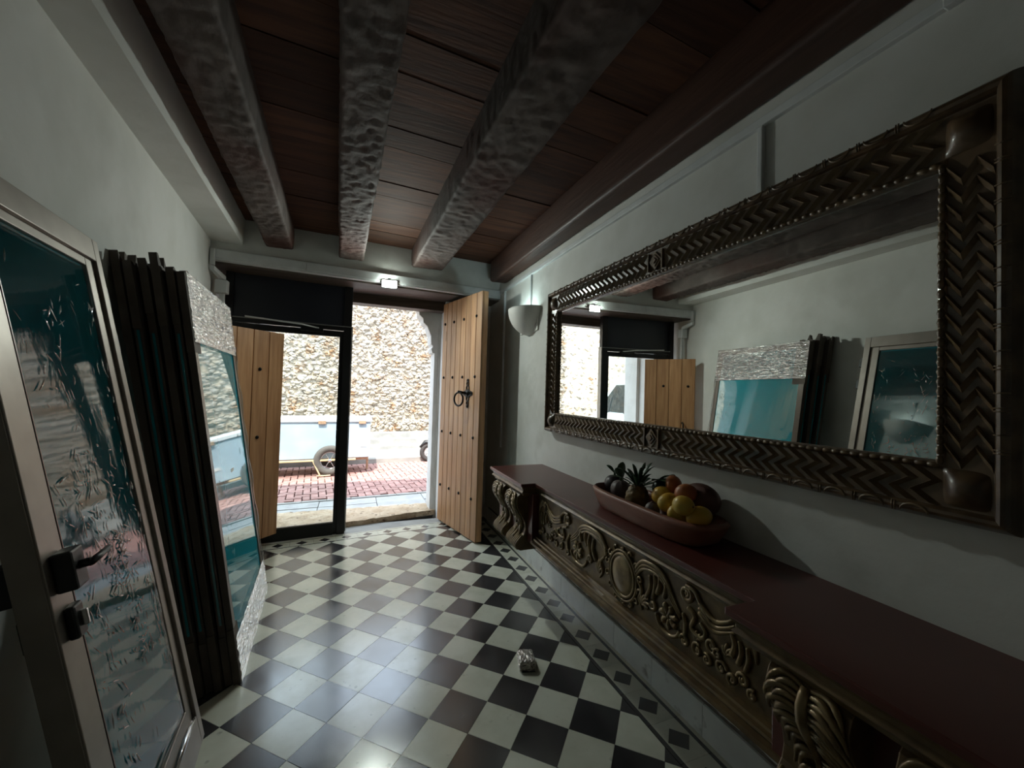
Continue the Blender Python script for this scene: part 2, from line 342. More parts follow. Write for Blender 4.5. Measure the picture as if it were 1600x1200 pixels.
# ------------------------------------------------------------------ ceiling
g = G(); g.box(-1.75, 1.75, Y0-.2, 4.95, 3.0, 3.12)
ceiling = st(obj('ceiling', g, 'plank'), 'dark brown plank ceiling on hewn beams')
BE = []   # beams: x-left, x-right at y=4.2 and slope, bottom z
def bx(b, y, k): return b[k]+(b[2+k]-b[k])*(4.2-y)/2.9
beams = [(-.79, -.575, -.665, -.455, 2.735), (-.190, .030, -.088, .122, 2.725), (.495, .80, .565, .855, 2.735)]
def hewn(name, b, red=False, amp=.006, sc=.013):
    nL = 330
    def sect(y):
        x0, x1, z0, z1 = bx(b, y, 0), bx(b, y, 1), b[4], 2.985; c = .012
        P = [(x0, lerp(z1, z0, t)) for t in (0, .2, .4, .6, .78, .9)]+[(x0, z0+c), (x0+c*.4, z0+c*.4), (x0+c, z0)]
        P += [(lerp(x0+c, x1-c, t/15), z0) for t in range(1, 15)]
        P += [(x1-c, z0), (x1-c*.4, z0+c*.4), (x1, z0+c)]+[(x1, lerp(z1, z0, t)) for t in (.9, .78, .6, .4, .2, 0)]
        return P
    g = G(); n = len(sect(1)); vs = []
    for i in range(nL):
        y = lerp(4.24, Y0+.02, (i/(nL-1))**1.7)
        for (x, z) in sect(y):
            q = V((x*4, y*1.6, z*4)); d = noise.noise_vector(q)*amp
            dist = noise.voronoi(V((x*19+.8*noise.noise(V((x*6, y*6, 1))), y*27, z*19)))[0][0]
            cut = sc*(.55-dist)
            up = 0 if z > 2.9 else 1
            e = max(0, (y-4.10)/.14); zz = z+(e*e*.03 if z < b[4]+.03 else 0)
            xc = (bx(b, y, 0)+bx(b, y, 1))/2; side = z > b[4]+.005
            vs.append((x+(d.x+(cut*.7*(-1 if x > xc else 1) if side else 0))*up, y, zz+(d.z+(0 if side else cut))*up))
    fs = [(i*n+k, i*n+k+1, (i+1)*n+k+1, (i+1)*n+k) for i in range(nL-1) for k in range(n-1)]
    fs += [tuple(range(n)), tuple(range((nL-1)*n, nL*n))[::-1]]
    g.add(vs, fs)
    return obj(name, g, 'beam_red' if red else 'beam', ceiling, smooth=True)
for b in beams: hewn('beam', b)
rb = (1.352, 1.502, 1.352, 1.502, 2.69)
hewn('beam', rb, True, .003, .002)
edges = [lambda y: XL(y)+.12] + [f for b in beams for f in ((lambda y, b=b: bx(b, y, 0)+.03), (lambda y, b=b: bx(b, y, 1)-.03))] + [lambda y: 1.39]
SK = .085
for bay in range(4):
    l, r = edges[2*bay], edges[2*bay+1]
    y = 4.36+random.uniform(-.05, .1)
    while y > .2:
        wd = random.uniform(.17, .27); y1 = y-wd+.004
        z = ZC+random.uniform(-.003, .004)
        x0, x1 = l(y), r(y); yy = lambda x, q: min(q+SK*(x-.2), 4.4)
        g = G().hexa([(x0, yy(x0, y1), z), (x1, yy(x1, y1), z), (x1, yy(x1, y), z), (x0, yy(x0, y), z), (x0, yy(x0, y1), z+.03), (x1, yy(x1, y1), z+.03), (x1, yy(x1, y), z+.03), (x0, yy(x0, y), z+.03)])
        obj('plank', g, 'plank', ceiling)
        y -= wd
g = G(); g.box(-1.0, 1.5, Y0, .28, ZC+.004, 3.0); obj('plank_boarding', g, 'plank', ceiling, kind='stuff')

# ------------------------------------------------------------------ cable ducts on the right wall
g = G(); g.box(XR-.022, XR+.01, -.5, 4.27, 2.598, 2.632)
t5 = st(obj('trim_5', g, 'white_paint', bevel=.003), 'white cable duct along the top of right wall')
obj('duct_cover', G().box(XR-.027, XR, .2, .60, 2.594, 2.640), 'white_paint', t5, bevel=.003)
obj('duct_drop', G().box(XR-.018, XR+.01, 1.135, 1.157, 2.30, 2.60), 'white_paint', t5, bevel=.003)
obj('duct_drop', G().box(XR-.016, XR+.01, 3.42, 3.443, 2.26, 2.60), 'white_paint', t5, bevel=.003)
obj('duct_drop', G().box(XR-.022, XR+.01, 4.12, 4.15, .9, 2.60), 'white_paint', t5, bevel=.003)
# duct and junction box on the left by the doorway
g = G(); g.box(-1.175, -1.145, 4.06, 4.10, 2.50, 2.64)
t6 = st(obj('trim_6', g, 'white_paint', bevel=.003), 'white cable duct beside the doorway, stepping down left wall')
obj('duct_elbow', G().hexa([(-1.17, 4.06, 2.455), (-1.14, 4.06, 2.455), (-1.09, 4.2, 2.40), (-1.13, 4.2, 2.40), (-1.17, 4.06, 2.49), (-1.14, 4.06, 2.49), (-1.09, 4.2, 2.435), (-1.13, 4.2, 2.435)]), 'white_paint', t6)
obj('junction_box', G().box(-1.165, -1.075, 4.17, 4.25, 2.29, 2.405), 'white_paint', t6, bevel=.006)
obj('duct_drop', G().box(-1.135, -1.10, 4.2, 4.23, .3, 2.29), 'white_paint', t6, bevel=.003)

# ------------------------------------------------------------------ floor
g = G(); g.box(-1.45, 1.7, Y0, 4.75, -.08, -.006)
floor = st(obj('floor', g, 'grout'), 'black and cream checkerboard cement tile floor')
S = .2014; ga = math.radians(45-2.32); AX = (math.sin(ga), math.cos(ga)); BX_ = (math.cos(ga), -math.sin(ga)); O = (.3525, 2.1525)
def gp(i, j): return (O[0]+S*(i*AX[0]+j*BX_[0]), O[1]+S*(i*AX[1]+j*BX_[1]))
XF = 1.29
def ybk(x): return 4.305+.12*(x+.1)
tm = []
h = S/2-.0009
for k in ('tile_w', 'tile_b'):
    g = G(); a = V((AX[0], AX[1], 0))*h; b = V((BX_[0], BX_[1], 0))*h
    g.obox((0, 0, -.006), b, a, (0, 0, .006)); tm.append(mesh('tile', g, k))
near = {0: G(), 1: G()}
bl = math.hypot(1, .12)
for i in range(-26, 22):
    for j in range(-22, 22):
        P = [gp(i, j), gp(i, j+1), gp(i+1, j+1), gp(i+1, j)]
        c = gp(i+.5, j+.5); blk = (i+j) % 2 == 0
        Q = clip(P, (XF, 0), (-1, 0)); Q = Q and clip(Q, (0, ybk(0)), (.12/bl, -1/bl))
        Q = Q and clip(Q, (XL(2.0), 2.0), (1, .08)); Q = Q and clip(Q, (0, Y0), (0, 1))
        if not Q or area(Q) < .0004: continue
        if c[1] < .62:
            cc = (sum(p[0] for p in Q)/len(Q), sum(p[1] for p in Q)/len(Q)); Q = [(lerp(cc[0], p[0], .99), lerp(cc[1], p[1], .99)) for p in Q]
            near[1 if blk else 0].prism(Q, 'z', -.012, 0); continue
        if area(Q) > S*S*.999:
            o = inst('tile', tm[1 if blk else 0], (c[0], c[1], random.uniform(-.0006, .0004)), floor, rot=(random.gauss(0, .0012), random.gauss(0, .0012), 0))
        else:
            cc = (sum(p[0] for p in Q)/len(Q), sum(p[1] for p in Q)/len(Q)); Q = [(lerp(cc[0], p[0], .988), lerp(cc[1], p[1], .988)) for p in Q]
            obj('tile', G().prism(Q, 'z', -.012, 0), 'tile_b' if blk else 'tile_w', floor)
for k in (0, 1): obj('near_tiles', near[k], 'tile_b' if k else 'tile_w', floor, kind='stuff')
# border tiles: black edge lines and a small black diamond on each cream tile
def border_mesh(wd, ln, l0, l1, hd):
    g = G(); z = 0; h = ln/2-.001
    def q(x0, x1, y0, y1, mi): g.box(x0, x1, y0, y1, -.012, z, mi)
    q(0, l0, -h, h, 1); q(wd-l1-.022, wd-.022, -h, h, 1); q(wd-.0215, wd, -h, h, 0)
    a, b = l0, wd-l1-.022; cx = (a+b)/2
    D = [(cx-hd, 0), (cx, hd), (cx+hd, 0), (cx, -hd)]
    g.prism(D[::-1], 'z', -.012, z, 1)
    R = [(a, -h), (a, h), (b, h), (b, -h)]
    for P in ([R[0], R[1], D[1], D[0], D[3]], [R[1], R[2], D[1]], [R[2], R[3], D[3], D[2], D[1]], [R[3], R[0], D[3]]):
        g.prism(P, 'z', -.012, z, 0)
    return mesh('border_tile', g, ('tile_w', 'tile_b'))
bm_r = border_mesh(.192, .2, .020, .019, .059)
y = -2.0
while y < 4.5:
    inst('border_tile', bm_r, (XF+.003, y, 0), floor) if y > .5 else None
    y += .2
g = G(); g.box(XF+.003, XF+.195, Y0, .5, -.012, 0); obj('near_border', g, 'tile_w', floor, kind='stuff')
bm_b = border_mesh(.165, .2, .010, .010, .050)
ang = math.atan(.12)
for k in range(-6, 6):
    x = k*.2*math.cos(ang)-.02
    if -1.22 < x < 1.2: inst('border_tile', bm_b, (x, ybk(x)+.004, 0), floor, rz=ang+math.pi/2)
g = G(); g.hexa([(-1.3, ybk(-1.3)+.17, -.012), (1.3, ybk(1.3)+.17, -.012), (1.3, 4.75, -.012), (-1.3, 4.75, -.012), (-1.3, ybk(-1.3)+.17, -.001), (1.3, ybk(1.3)+.17, -.001), (1.3, 4.75, -.001), (-1.3, 4.75, -.001)])
obj('threshold_strip', g, 'concrete', floor)
# baseboard of the right wall
bb = st(obj('baseboard_right', G().box(XR-.012, XR+.004, Y0, 4.6, 0, .142), 'grout'), 'white tile skirting under the carved console')
y = 4.5; bmesh_ = mesh('skirting_tile', G().box(-.008, .008, -.163, .163, 0, .142), 'base_tile')
while y > -.3: inst('skirting_tile', bmesh_, (XR-.008, y, .001), bb); y -= .329
g = G(); n = 220
for i in range(n):
    y0, y1 = lerp(-.3, 4.5, i/n), lerp(-.3, 4.5, (i+1)/n)
    h0, h1 = [.012+.012*noise.noise(V((y*9, 3, 1)))+.006*noise.noise(V((y*40, 3, 1))) for y in (y0, y1)]
    g.add([(XR-.004, y0, .142), (XR-.004, y1, .142), (XR-.002, y1, .146+h1), (XR-.002, y0, .146+h0)], [(0, 1, 2, 3)])
obj('grime_line', g, mat('grime', (.12, .10, .085), .9, col2=(.2, .175, .15), scale=30), bb)

# ------------------------------------------------------------------ street
g = G(); g.box(-40, 40, -30, 40, -.4, -.09)
street = st(obj('street', g, 'joint'), 'red brick street outside the doorway')
SS = .085
def sy(x): return 5.86+SS*(x+.2)
g = G(); g.hexa([(-9, 5.0, -.09), (9, 5.0, -.09), (9, sy(9), -.09), (-9, sy(-9)+.6, -.09), (-9, 5.0, .012), (9, 5.0, .012), (9, sy(9)-.004, .012), (-9, sy(-9)+.596, .012)])
sw = st(obj('sidewalk', G().box(-9, 9, 5.0, 5.25, -.09, -.02), 'concrete'), 'grey slab pavement between doorway and street')
x = -3.2
while x < 3.2:
    wd = random.choice((.5, .62, .7))
    for a, b in ((0, .36), (.37, .62)):
        ya = lambda xx: 5.2+a*1.0; 
        P = [(x, 5.2+a*(sy(x)-5.2)/.62), (x+wd-.008, 5.2+a*(sy(x+wd)-5.2)/.62), (x+wd-.008, 5.2+b*(sy(x+wd)-5.2)/.62-.006), (x, 5.2+b*(sy(x)-5.2)/.62-.006)]
        obj('paving_slab', G().prism(P, 'z', -.09, -.005+random.uniform(-.003, .003)), 'sidewalk', sw)
    x += wd
obj('pale_slab', G().prism([(-.70, 5.10), (.60, 5.24), (.55, 5.44), (-.70, 5.32)], 'z', -.06, .004), 'slab_white', sw)
g = G()
for i in range(40):
    x0 = lerp(-6, 6, i/40); x1 = lerp(-6, 6, (i+1)/40)-.006
    g.prism([(x0, sy(x0)), (x1, sy(x1)), (x1, sy(x1)+.07), (x0, sy(x0)+.07)], 'z', -.08, .002)
obj('kerb', g, 'concrete', sw, kind='stuff')
pm = mesh('paver', G().hexa([(-.097, -.047, -.05), (.097, -.047, -.05), (.097, .047, -.05), (-.097, .047, -.05), (-.092, -.042, 0), (.092, -.042, 0), (.092, .042, 0), (-.092, .042, 0)]), 'paver')
sang = math.atan(SS); cs, sn = math.cos(sang), math.sin(sang); cand = []
for jx in range(-60, 40):
    for jy in range(0, 27):
        c = (jx-jy) % 4
        if c == 0: u, v, r = (jx+1)*.1, (jy+.5)*.1, 0
        elif c == 3: u, v, r = (jx+.5)*.1, (jy+1)*.1, math.pi/2
        else: continue
        X, Yp = u*cs-v*sn-.2, 5.86+.075+u*sn+v*cs
        inview = -.21*Yp < X < .19*Yp+.1
        cand.append((0 if inview else 1, Yp, X, r))
cand.sort()
stuff = G()
for i, (f, Yp, X, r) in enumerate(cand):
    if i < 290 and not f: inst('paver', pm, (X, Yp, -.012+random.uniform(-.003, .003)), street, rz=sang+r)
    else:
        M = Matrix.Rotation(sang+r, 3, 'Z'); o = V((X, Yp, -.012+random.uniform(-.003, .003)))
        stuff.add([o+M @ V(p.co) for p in pm.vertices], [tuple(p.vertices) for p in pm.polygons])
obj('far_pavers', stuff, 'paver', street, kind='stuff')
# far pavement, ledges and rubble wall
def fy(x): return 8.62+SS*(x-.8)
fw = st(obj('far_pavement', G().hexa([(-12, fy(-12), -.1), (12, fy(12), -.1), (12, 12.4, -.1), (-12, 12.4, -.1), (-12, fy(-12), .075), (12, fy(12), .075), (12, 12.4, .075), (-12, 12.4, .075)]), 'concrete'), 'pale concrete pavement under the rubble wall')
def wy(x): return 10.45+SS*(x-.8)
def skew(g, y0, y1, z0, z1, x0=-12, x1=12):
    g.hexa([(x0, wy(x0)+y0, z0), (x1, wy(x1)+y0, z0), (x1, wy(x1)+y1, z0), (x0, wy(x0)+y1, z0), (x0, wy(x0)+y0, z1), (x1, wy(x1)+y0, z1), (x1, wy(x1)+y1, z1), (x0, wy(x0)+y1, z1)])
g = G(); skew(g, -.55, 0, .05, .17); skew(g, -.30, 0, .15, .30); skew(g, -.16, 0, .28, .44)
obj('wall_ledge', g, 'concrete', fw, bevel=.02)
g = G(); skew(g, 0.0, .8, 0, 4.6)
wall_far = st(obj('wall_far', g, 'mortar'), 'tall sunlit rubble stone wall across the street')
sm = []
for k in range(7):
    random.seed(40+k)
    g = G(); t = (1+5**.5)/2
    iv = [(-1, t, 0), (1, t, 0), (-1, -t, 0), (1, -t, 0), (0, -1, t), (0, 1, t), (0, -1, -t), (0, 1, -t), (t, 0, -1), (t, 0, 1), (-t, 0, -1), (-t, 0, 1)]
    fi = [(0, 11, 5), (0, 5, 1), (0, 1, 7), (0, 7, 10), (0, 10, 11), (1, 5, 9), (5, 11, 4), (11, 10, 2), (10, 7, 6), (7, 1, 8), (3, 9, 4), (3, 4, 2), (3, 2, 6), (3, 6, 8), (3, 8, 9), (4, 9, 5), (2, 4, 11), (6, 2, 10), (8, 6, 7), (9, 8, 1)]
    g.add([V(p).normalized()*random.uniform(.75, 1.2) for p in iv], fi); sm.append(mesh('stone', g, 'stone'))
random.seed(11)
cells = []
z = .45
while z < 4.45:
    hh = random.uniform(.13, .21); x = -9+random.uniform(0, .2)
    while x < 6:
        ww = random.uniform(.14, .34)
        pz = z+hh/2+random.uniform(-.03, .03)
        a = (x+ww/2)/10.45; inv = (-.20 < a < .185 and pz < 3.9)
        cells.append((0 if inv else 1, abs(a), x+ww/2, pz, ww, hh)); x += ww*.86
    z += hh*.84
cells.sort(); rest = G(); cnt = 0
for f, a, x, pz, ww, hh in cells:
    me = random.choice(sm); sc = (ww*.55, random.uniform(.045, .08), hh*.62); r = (random.uniform(-.3, .3), random.uniform(-.5, .5), random.uniform(-.25, .25))
    loc = (x, wy(x)+.045, pz)
    if not f and cnt < 295: inst('stone', me, loc, wall_far, rot=r, scale=sc); cnt += 1
    else:
        from mathutils import Euler
        M = Euler(r).to_matrix() @ Matrix.Diagonal(sc)
        rest.add([V(loc)+M @ p.co for p in me.vertices], [tuple(p.vertices) for p in me.polygons])
for k in range(5200):   # chinking stones between the larger ones
    x = random.uniform(-2.6, 2.6); pz = random.uniform(.45, 4.2); s_ = random.uniform(.025, .065)
    me = random.choice(sm); rest.add([V((x, wy(x)-random.uniform(-.02, .035), pz))+V((p.co.x*s_*1.4, p.co.y*s_, p.co.z*s_)) for p in me.vertices], [tuple(p.vertices) for p in me.polygons])
obj('rubble_fill', rest, 'stone', wall_far, kind='stuff')
# worn stone sill
def sil(u, v):
    x = lerp(-.96, .95, u); y0 = 4.70+.21*(x+.01); y = lerp(y0, 5.22, v)
    z = .055+.012*noise.noise(V((x*9, y*9, 0)))+.008*noise.noise(V((x*25, y*25, 2)))
    if v == 0: z = -.005
    return (x, y+(.012*noise.noise(V((x*14, 5, 0))) if v < .1 else 0), z)
def sil2(u, v): return sil(u, 0 if v == 0 else (v-.08)/.92 if v > .08 else .001)
random.seed(5)
sill = st(obj('door_sill', G().grid(lambda u, v: sil(u, 0) if v == 0 else sil(u, max(.002, (v-.05)/.95)), 60, 22), 'sill', smooth=False), 'worn ochre stone sill of the doorway')

# ================================================================== DOORS IN THE DOORWAY
def leaf(name, H, F_, z0, z1, nb, side, m, rows, cols, label, th=.07):
    H = V((H[0], H[1], 0)); F_ = V((F_[0], F_[1], 0)); e = (F_-H); Lg = e.length; e.normalize()
    nn = V((-e.y, e.x, 0))*side            # towards the viewer of the boarded face
    t = st(thing(name, (H+F_)/2+V((0, 0, z0)), label, None)); up = V((0, 0, 1))
    zc = V((0, 0, (z0+z1)/2)); hz = up*((z1-z0)/2)
    obj('backing', G().obox(H+e*Lg/2+zc-nn*(th/2+.009), e*(Lg/2), nn*(th/2-.009), hz), 'door_wood', t, bevel=.003)
    wd = Lg/nb
    for k in range(nb):
        obj('board', G().obox(H+e*(wd*(k+.5))+zc-nn*(.010+random.uniform(0, .0015)), e*(wd/2-.0028), nn*.010, hz*.9995), m, t, bevel=.003)
    for c in cols:
        for z in rows:
            M = Matrix((e, nn.cross(e), nn)).transposed()
            g = G().lathe([(.0165, 0), (.016, .004), (.0125, .009), (.0065, .0125), (.0005, .0135)], 12, H+e*(Lg*c)+V((0, 0, z))-nn*.001, M)
            obj('stud', g, 'iron', t, smooth=True)
    return t, H, e, nn, Lg
ROWS = (.42, 1.03, 1.645, 2.26)
d2, H2, e2, n2, L2 = leaf('door_2', (.93, 4.68), (1.143, 3.823), .015, 2.50, 8, -1, 'door_wood', ROWS, (.07, .32, .58, .88), 'tall wooden plank door leaf with black studs and ring knocker')
if n2.x > 0: raise Exception('side')
# ring knocker with pierced plate
kc = H2+e2*(L2*.73)+V((0, 0, 1.475))
M = Matrix((e2, V((0, 0, 1)), n2)).transposed()
def K(x, z, n): return kc+e2*x+V((0, 0, z))+n2*n
g = G()
for a in range(4):
    q = a*math.pi/2
    for r, s in ((.055, .027), (.100, .021), (.132, .015)):
        c = K(r*math.cos(q)*(.62 if a % 2 == 0 else 1.0), r*math.sin(q), .004); g.ring(c, n2, s, .0055, 14, 6)
for a in range(4):
    q = a*math.pi/2+math.pi/4; g.ring(K(.032*math.cos(q), .040*math.sin(q), .004), n2, .015, .005, 12, 6)
g.lathe([(.034, 0), (.03, .012), (.018, .02), (.001, .024)], 16, K(0, 0, 0), M)
kn = obj('knocker_plate', g, 'iron', d2, smooth=True)
g = G(); g.tube([K(-.005, .0, .015), K(-.03, .012, .075), K(-.035, .016, .10)], [.012, .014, .012], 8)
g.ring(K(-.035, -.062, .088), V((n2.x*.97+e2.x*.22, n2.y*.97+e2.y*.22, 0)), .068, .0095, 28, 8)
obj('knocker_ring', g, 'iron', kn, smooth=True)
obj('wood_crack', G().obox(H2+e2*(L2*.10)+V((0, 0, 2.12))+n2*.0005, e2*.0025, n2*.0005, V((0, 0, .055))), 'door_edge', d2)

d1, H1, e1, n1, L1 = leaf('door_1', (-.645, 4.375), (-1.05, 3.91), .10, 1.99, 4, 1, 'door_wood', (.42, 1.03, 1.64), (.39, .87), 'low wooden plank shutter leaf with studs folded beside glass door', .045)
if n1.y > 0: raise Exception('side1')
g = G(); c = H1+e1*(L1*.78)+V((0, 0, 1.12))+n1*.03
g.ring(c, V((0, .3, 0))+e1, .06, .008, 24, 8); g.tube([c+V((0, 0, .06))-n1*.03, c+V((0, 0, .06))], .008, 8)
obj('pull_ring', g, 'iron', d1, smooth=True)

# black aluminium shop frame with glass door
def fr(x, dy, z): return V((x, yd(x)+dy, z))
d3 = st(thing('door_3', fr(-.5, 0, 0), 'black aluminium framed glass door with dark navy transom panel', None))
def fbox(name, x0, x1, z0, z1, f, b, m, par=None, bev=.003):
    p = [fr(x0, f, z0), fr(x1, f, z0), fr(x1, b, z0), fr(x0, b, z0), fr(x0, f, z1), fr(x1, f, z1), fr(x1, b, z1), fr(x0, b, z1)]
    return obj(name, G().hexa(p), m, par or d3, bevel=bev)
fbox('post', -.130, -.055, 0, 2.537, -.035, .035, 'alu_black')
fbox('stile', -.168, -.128, .0, 2.075, -.012, .03, 'alu_black')
fbox('jamb', -1.14, -1.08, 0, 2.537, -.03, .03, 'alu_black')
fbox('hinge_stile', -1.08, -1.02, 0.0, 2.075, -.012, .03, 'alu_black')
tr = fbox('top_rail', -1.02, -.166, 2.015, 2.075, -.012, .03, 'alu_black')
fbox('transom_rail', -1.08, -.130, 2.08, 2.118, -.03, .03, 'alu_black')
fbox('edge_trim', -1.08, -.054, 2.118, 2.128, -.038, -.01, 'alu_edge')
fbox('edge_trim', -.054, -.044, 0.02, 2.128, -.036, .036, 'alu_edge')
fbox('bottom_rail', -1.02, -.166, .0, .115, -.03, .04, 'alu_black')
fbox('rail_lip', -1.02, -.166, .115, .128, -.02, .004, 'alu_tan')  # tan instead of black: street light on the lip put into its colour
fbox('transom_panel', -1.08, -.130, 2.128, 2.537, -.005, .01, 'panel_navy')
fbox('glass_pane', -1.02, -.166, .116, 2.014, .006, .012, 'glass', bev=0)
g = G(); p0 = fr(-.98, -.04, 2.135); p1 = fr(-.50, -.10, 2.10)
g.obox((p0+p1)/2, (p1-p0)/2, V((0, .006, 0)), V((0, 0, .007)))
p2 = fr(-.36, -.03, 2.085); g.obox((p1+p2)/2, (p2-p1)/2, V((0, .005, 0)), V((0, 0, .006)))
obj('closer_arm', g, 'white_paint', d3)
fbox('closer_body', -.52, -.32, 2.045, 2.08, -.055, -.012, 'alu_black')
# pull handle of the glass door
g = G(); g.tube([fr(-.16, -.012, .98), fr(-.16, -.05, .98), fr(-.16, -.05, 1.06), fr(-.16, -.012, 1.06)], .008, 8)
obj('lock_handle', g, 'alu_black', d3)

# ================================================================== LEANING GLASS DOORS
class Fr:      # a leaning frame: origin at a bottom corner, s along the foot, t up the slope, n out of the face
    def __init__(s, B, d, T):
        s.B = V(B); s.d = V(d).normalized(); up = V(T)-s.B; up -= s.d*up.dot(s.d); s.up = up.normalized(); s.H = up.length
        s.n = s.d.cross(s.up)
        if s.n.x < 0: s.n = -s.n
    def P(s, a, t, n=0): return s.B+s.d*a+s.up*t+s.n*n
    def box(s, g, a0, a1, t0, t1, n0, n1):
        p = [s.P(a0, t0, n0), s.P(a1, t0, n0), s.P(a1, t0, n1), s.P(a0, t0, n1), s.P(a0, t1, n0), s.P(a1, t1, n0), s.P(a1, t1, n1), s.P(a0, t1, n1)]
        return g.hexa(p)
L = Fr((-.543, 2.078, .013), (.1, -1.0, 0), (-.955, 2.055, 2.033)); Wd, Hd, Th = .76, L.H, .06
ld = thing('leaning_glass_door', L.P(Wd/2, 0, -.03), 'tan aluminium glass door with lever handles and crinkled clear film, leaning on wall', 'door')
def part(name, a0, a1, t0, t1, n0, n1, m, bev=.003, par=None, F=None): return obj(name, (F or L).box(G(), a0, a1, t0, t1, n0, n1), m, par or ld, bevel=bev)
part('stile', 0, .045, 0, Hd, -Th, 0, 'alu_tan'); part('stile_rebate', .045, .105, .12, Hd-.085, -Th+.01, -.012, 'alu_tan')
hs = part('stile', Wd-.095, Wd, 0, Hd, -Th+.004, 0, 'alu_tan')
part('lock_edge', Wd, Wd+.004, 0, Hd, -Th, -.004, 'alu_tan', .001)
part('top_rail', .045, Wd-.095, Hd-.085, Hd, -Th, 0, 'alu_tan'); part('top_rebate', .105, Wd-.095, Hd-.115, Hd-.085, -Th+.01, -.012, 'alu_tan')
part('bottom_rail', .045, Wd-.095, 0, .12, -Th, 0, 'alu_tan'); part('bottom_rebate', .105, Wd-.095, .12, .19, -Th+.01, -.010, 'alu_tan')
part('glass_pane', .105, Wd-.095, .19, Hd-.115, -.034, -.024, 'teal', 0)
part('bead', Wd-.101, Wd-.095, .12, Hd-.09, -.02, .001, 'alu_bronze', .001)
random.seed(3)
def wr(u, v):
    a = lerp(.108, Wd-.098, u); t = lerp(.195, Hd-.12, v)
    n = noise.noise(V((a*3, t*2, 0)))*.003
    return L.P(a, t, -.016+n*.8)
fl = obj('protective_film', G().grid(wr, 40, 90), 'film', ld, smooth=True)
def creases(F, n, zones, off, seed, rr=(.0010, .0027)):
    g = G(); random.seed(seed)
    for k in range(n):
        a0, a1, t0, t1, ang, sp = random.choice(zones)
        a, t = random.uniform(a0, a1), random.uniform(t0, t1); q = ang+random.gauss(0, sp); l = random.uniform(.012, .06); cv = random.gauss(0, 9)
        pts = []; R = random.uniform(*rr); m = 6
        for i in range(m):
            pts.append(F.P(min(max(a, a0-.02), a1+.02), t, off)); a += math.cos(q)*l/m; t += math.sin(q)*l/m; q += cv*l/m*random.uniform(.5, 1.3)
        g.tube(pts, [R*.3, R*.8, R, R, R*.7, R*.2], 5)
    return g
zs = [(.36, .46, .6, 1.75, 1.5, .5), (.24, .34, .55, 1.0, .4, .9), (.125, .18, .4, 1.85, 1.6, .25), (.20, .50, .95, 1.25, .9, .9), (.48, .60, .30, 1.2, 1.2, .6), (.12, .6, .25, 1.85, 1.4, .9), (.28, .42, .78, 1.02, .1, .7)]
obj('film_crease', creases(L, 430, zs, -.0115, 9), 'crease', fl, smooth=True, kind='stuff')
for t in (1.86, 1.68): part('hinge', -.022, .006, t-.045, t+.03, -.05, -.005, 'plastic_black')
def lever(front):
    s = 1 if front else -1; n0 = 0 if front else -Th
    hp = part('handle_plate', Wd-.085, Wd-.025, .975, 1.075, n0, n0+s*.042, 'plastic_black', .006)
    g = G(); a = Wd-.055
    g.tube([L.P(a, 1.03, n0+s*.04), L.P(a, 1.03, n0+s*.065)], .011, 10); g.tube([L.P(a+.01, 1.03, n0+s*.065), L.P(a-.03, 1.031, n0+s*.068), L.P(a-.105, 1.03, n0+s*.062)], [.010, .009, .007], 8)
    obj('lever', g, 'plastic_black', hp, smooth=True)
    cy = part('lock_cylinder', Wd-.078, Wd-.032, .85, .935, n0, n0+s*.022, 'plastic_black', .006)
    if front: obj('thumb_turn', L.box(G(), Wd-.060, Wd-.050, .875, .915, .02, .036), 'chrome', cy, bevel=.002)
lever(True); lever(False)
g = G(); pts = [L.P(lerp(.09, .42, i/14), .14+.05*math.sin(i/14*2.2)*(1-i/20), .004+.01*math.sin(i/14*3)) for i in range(15)]
g.tube(pts, [.004+.007*math.sin(i/14*3.1) for i in range(15)], 6); obj('loose_film_roll', g, 'crease', fl, smooth=True)

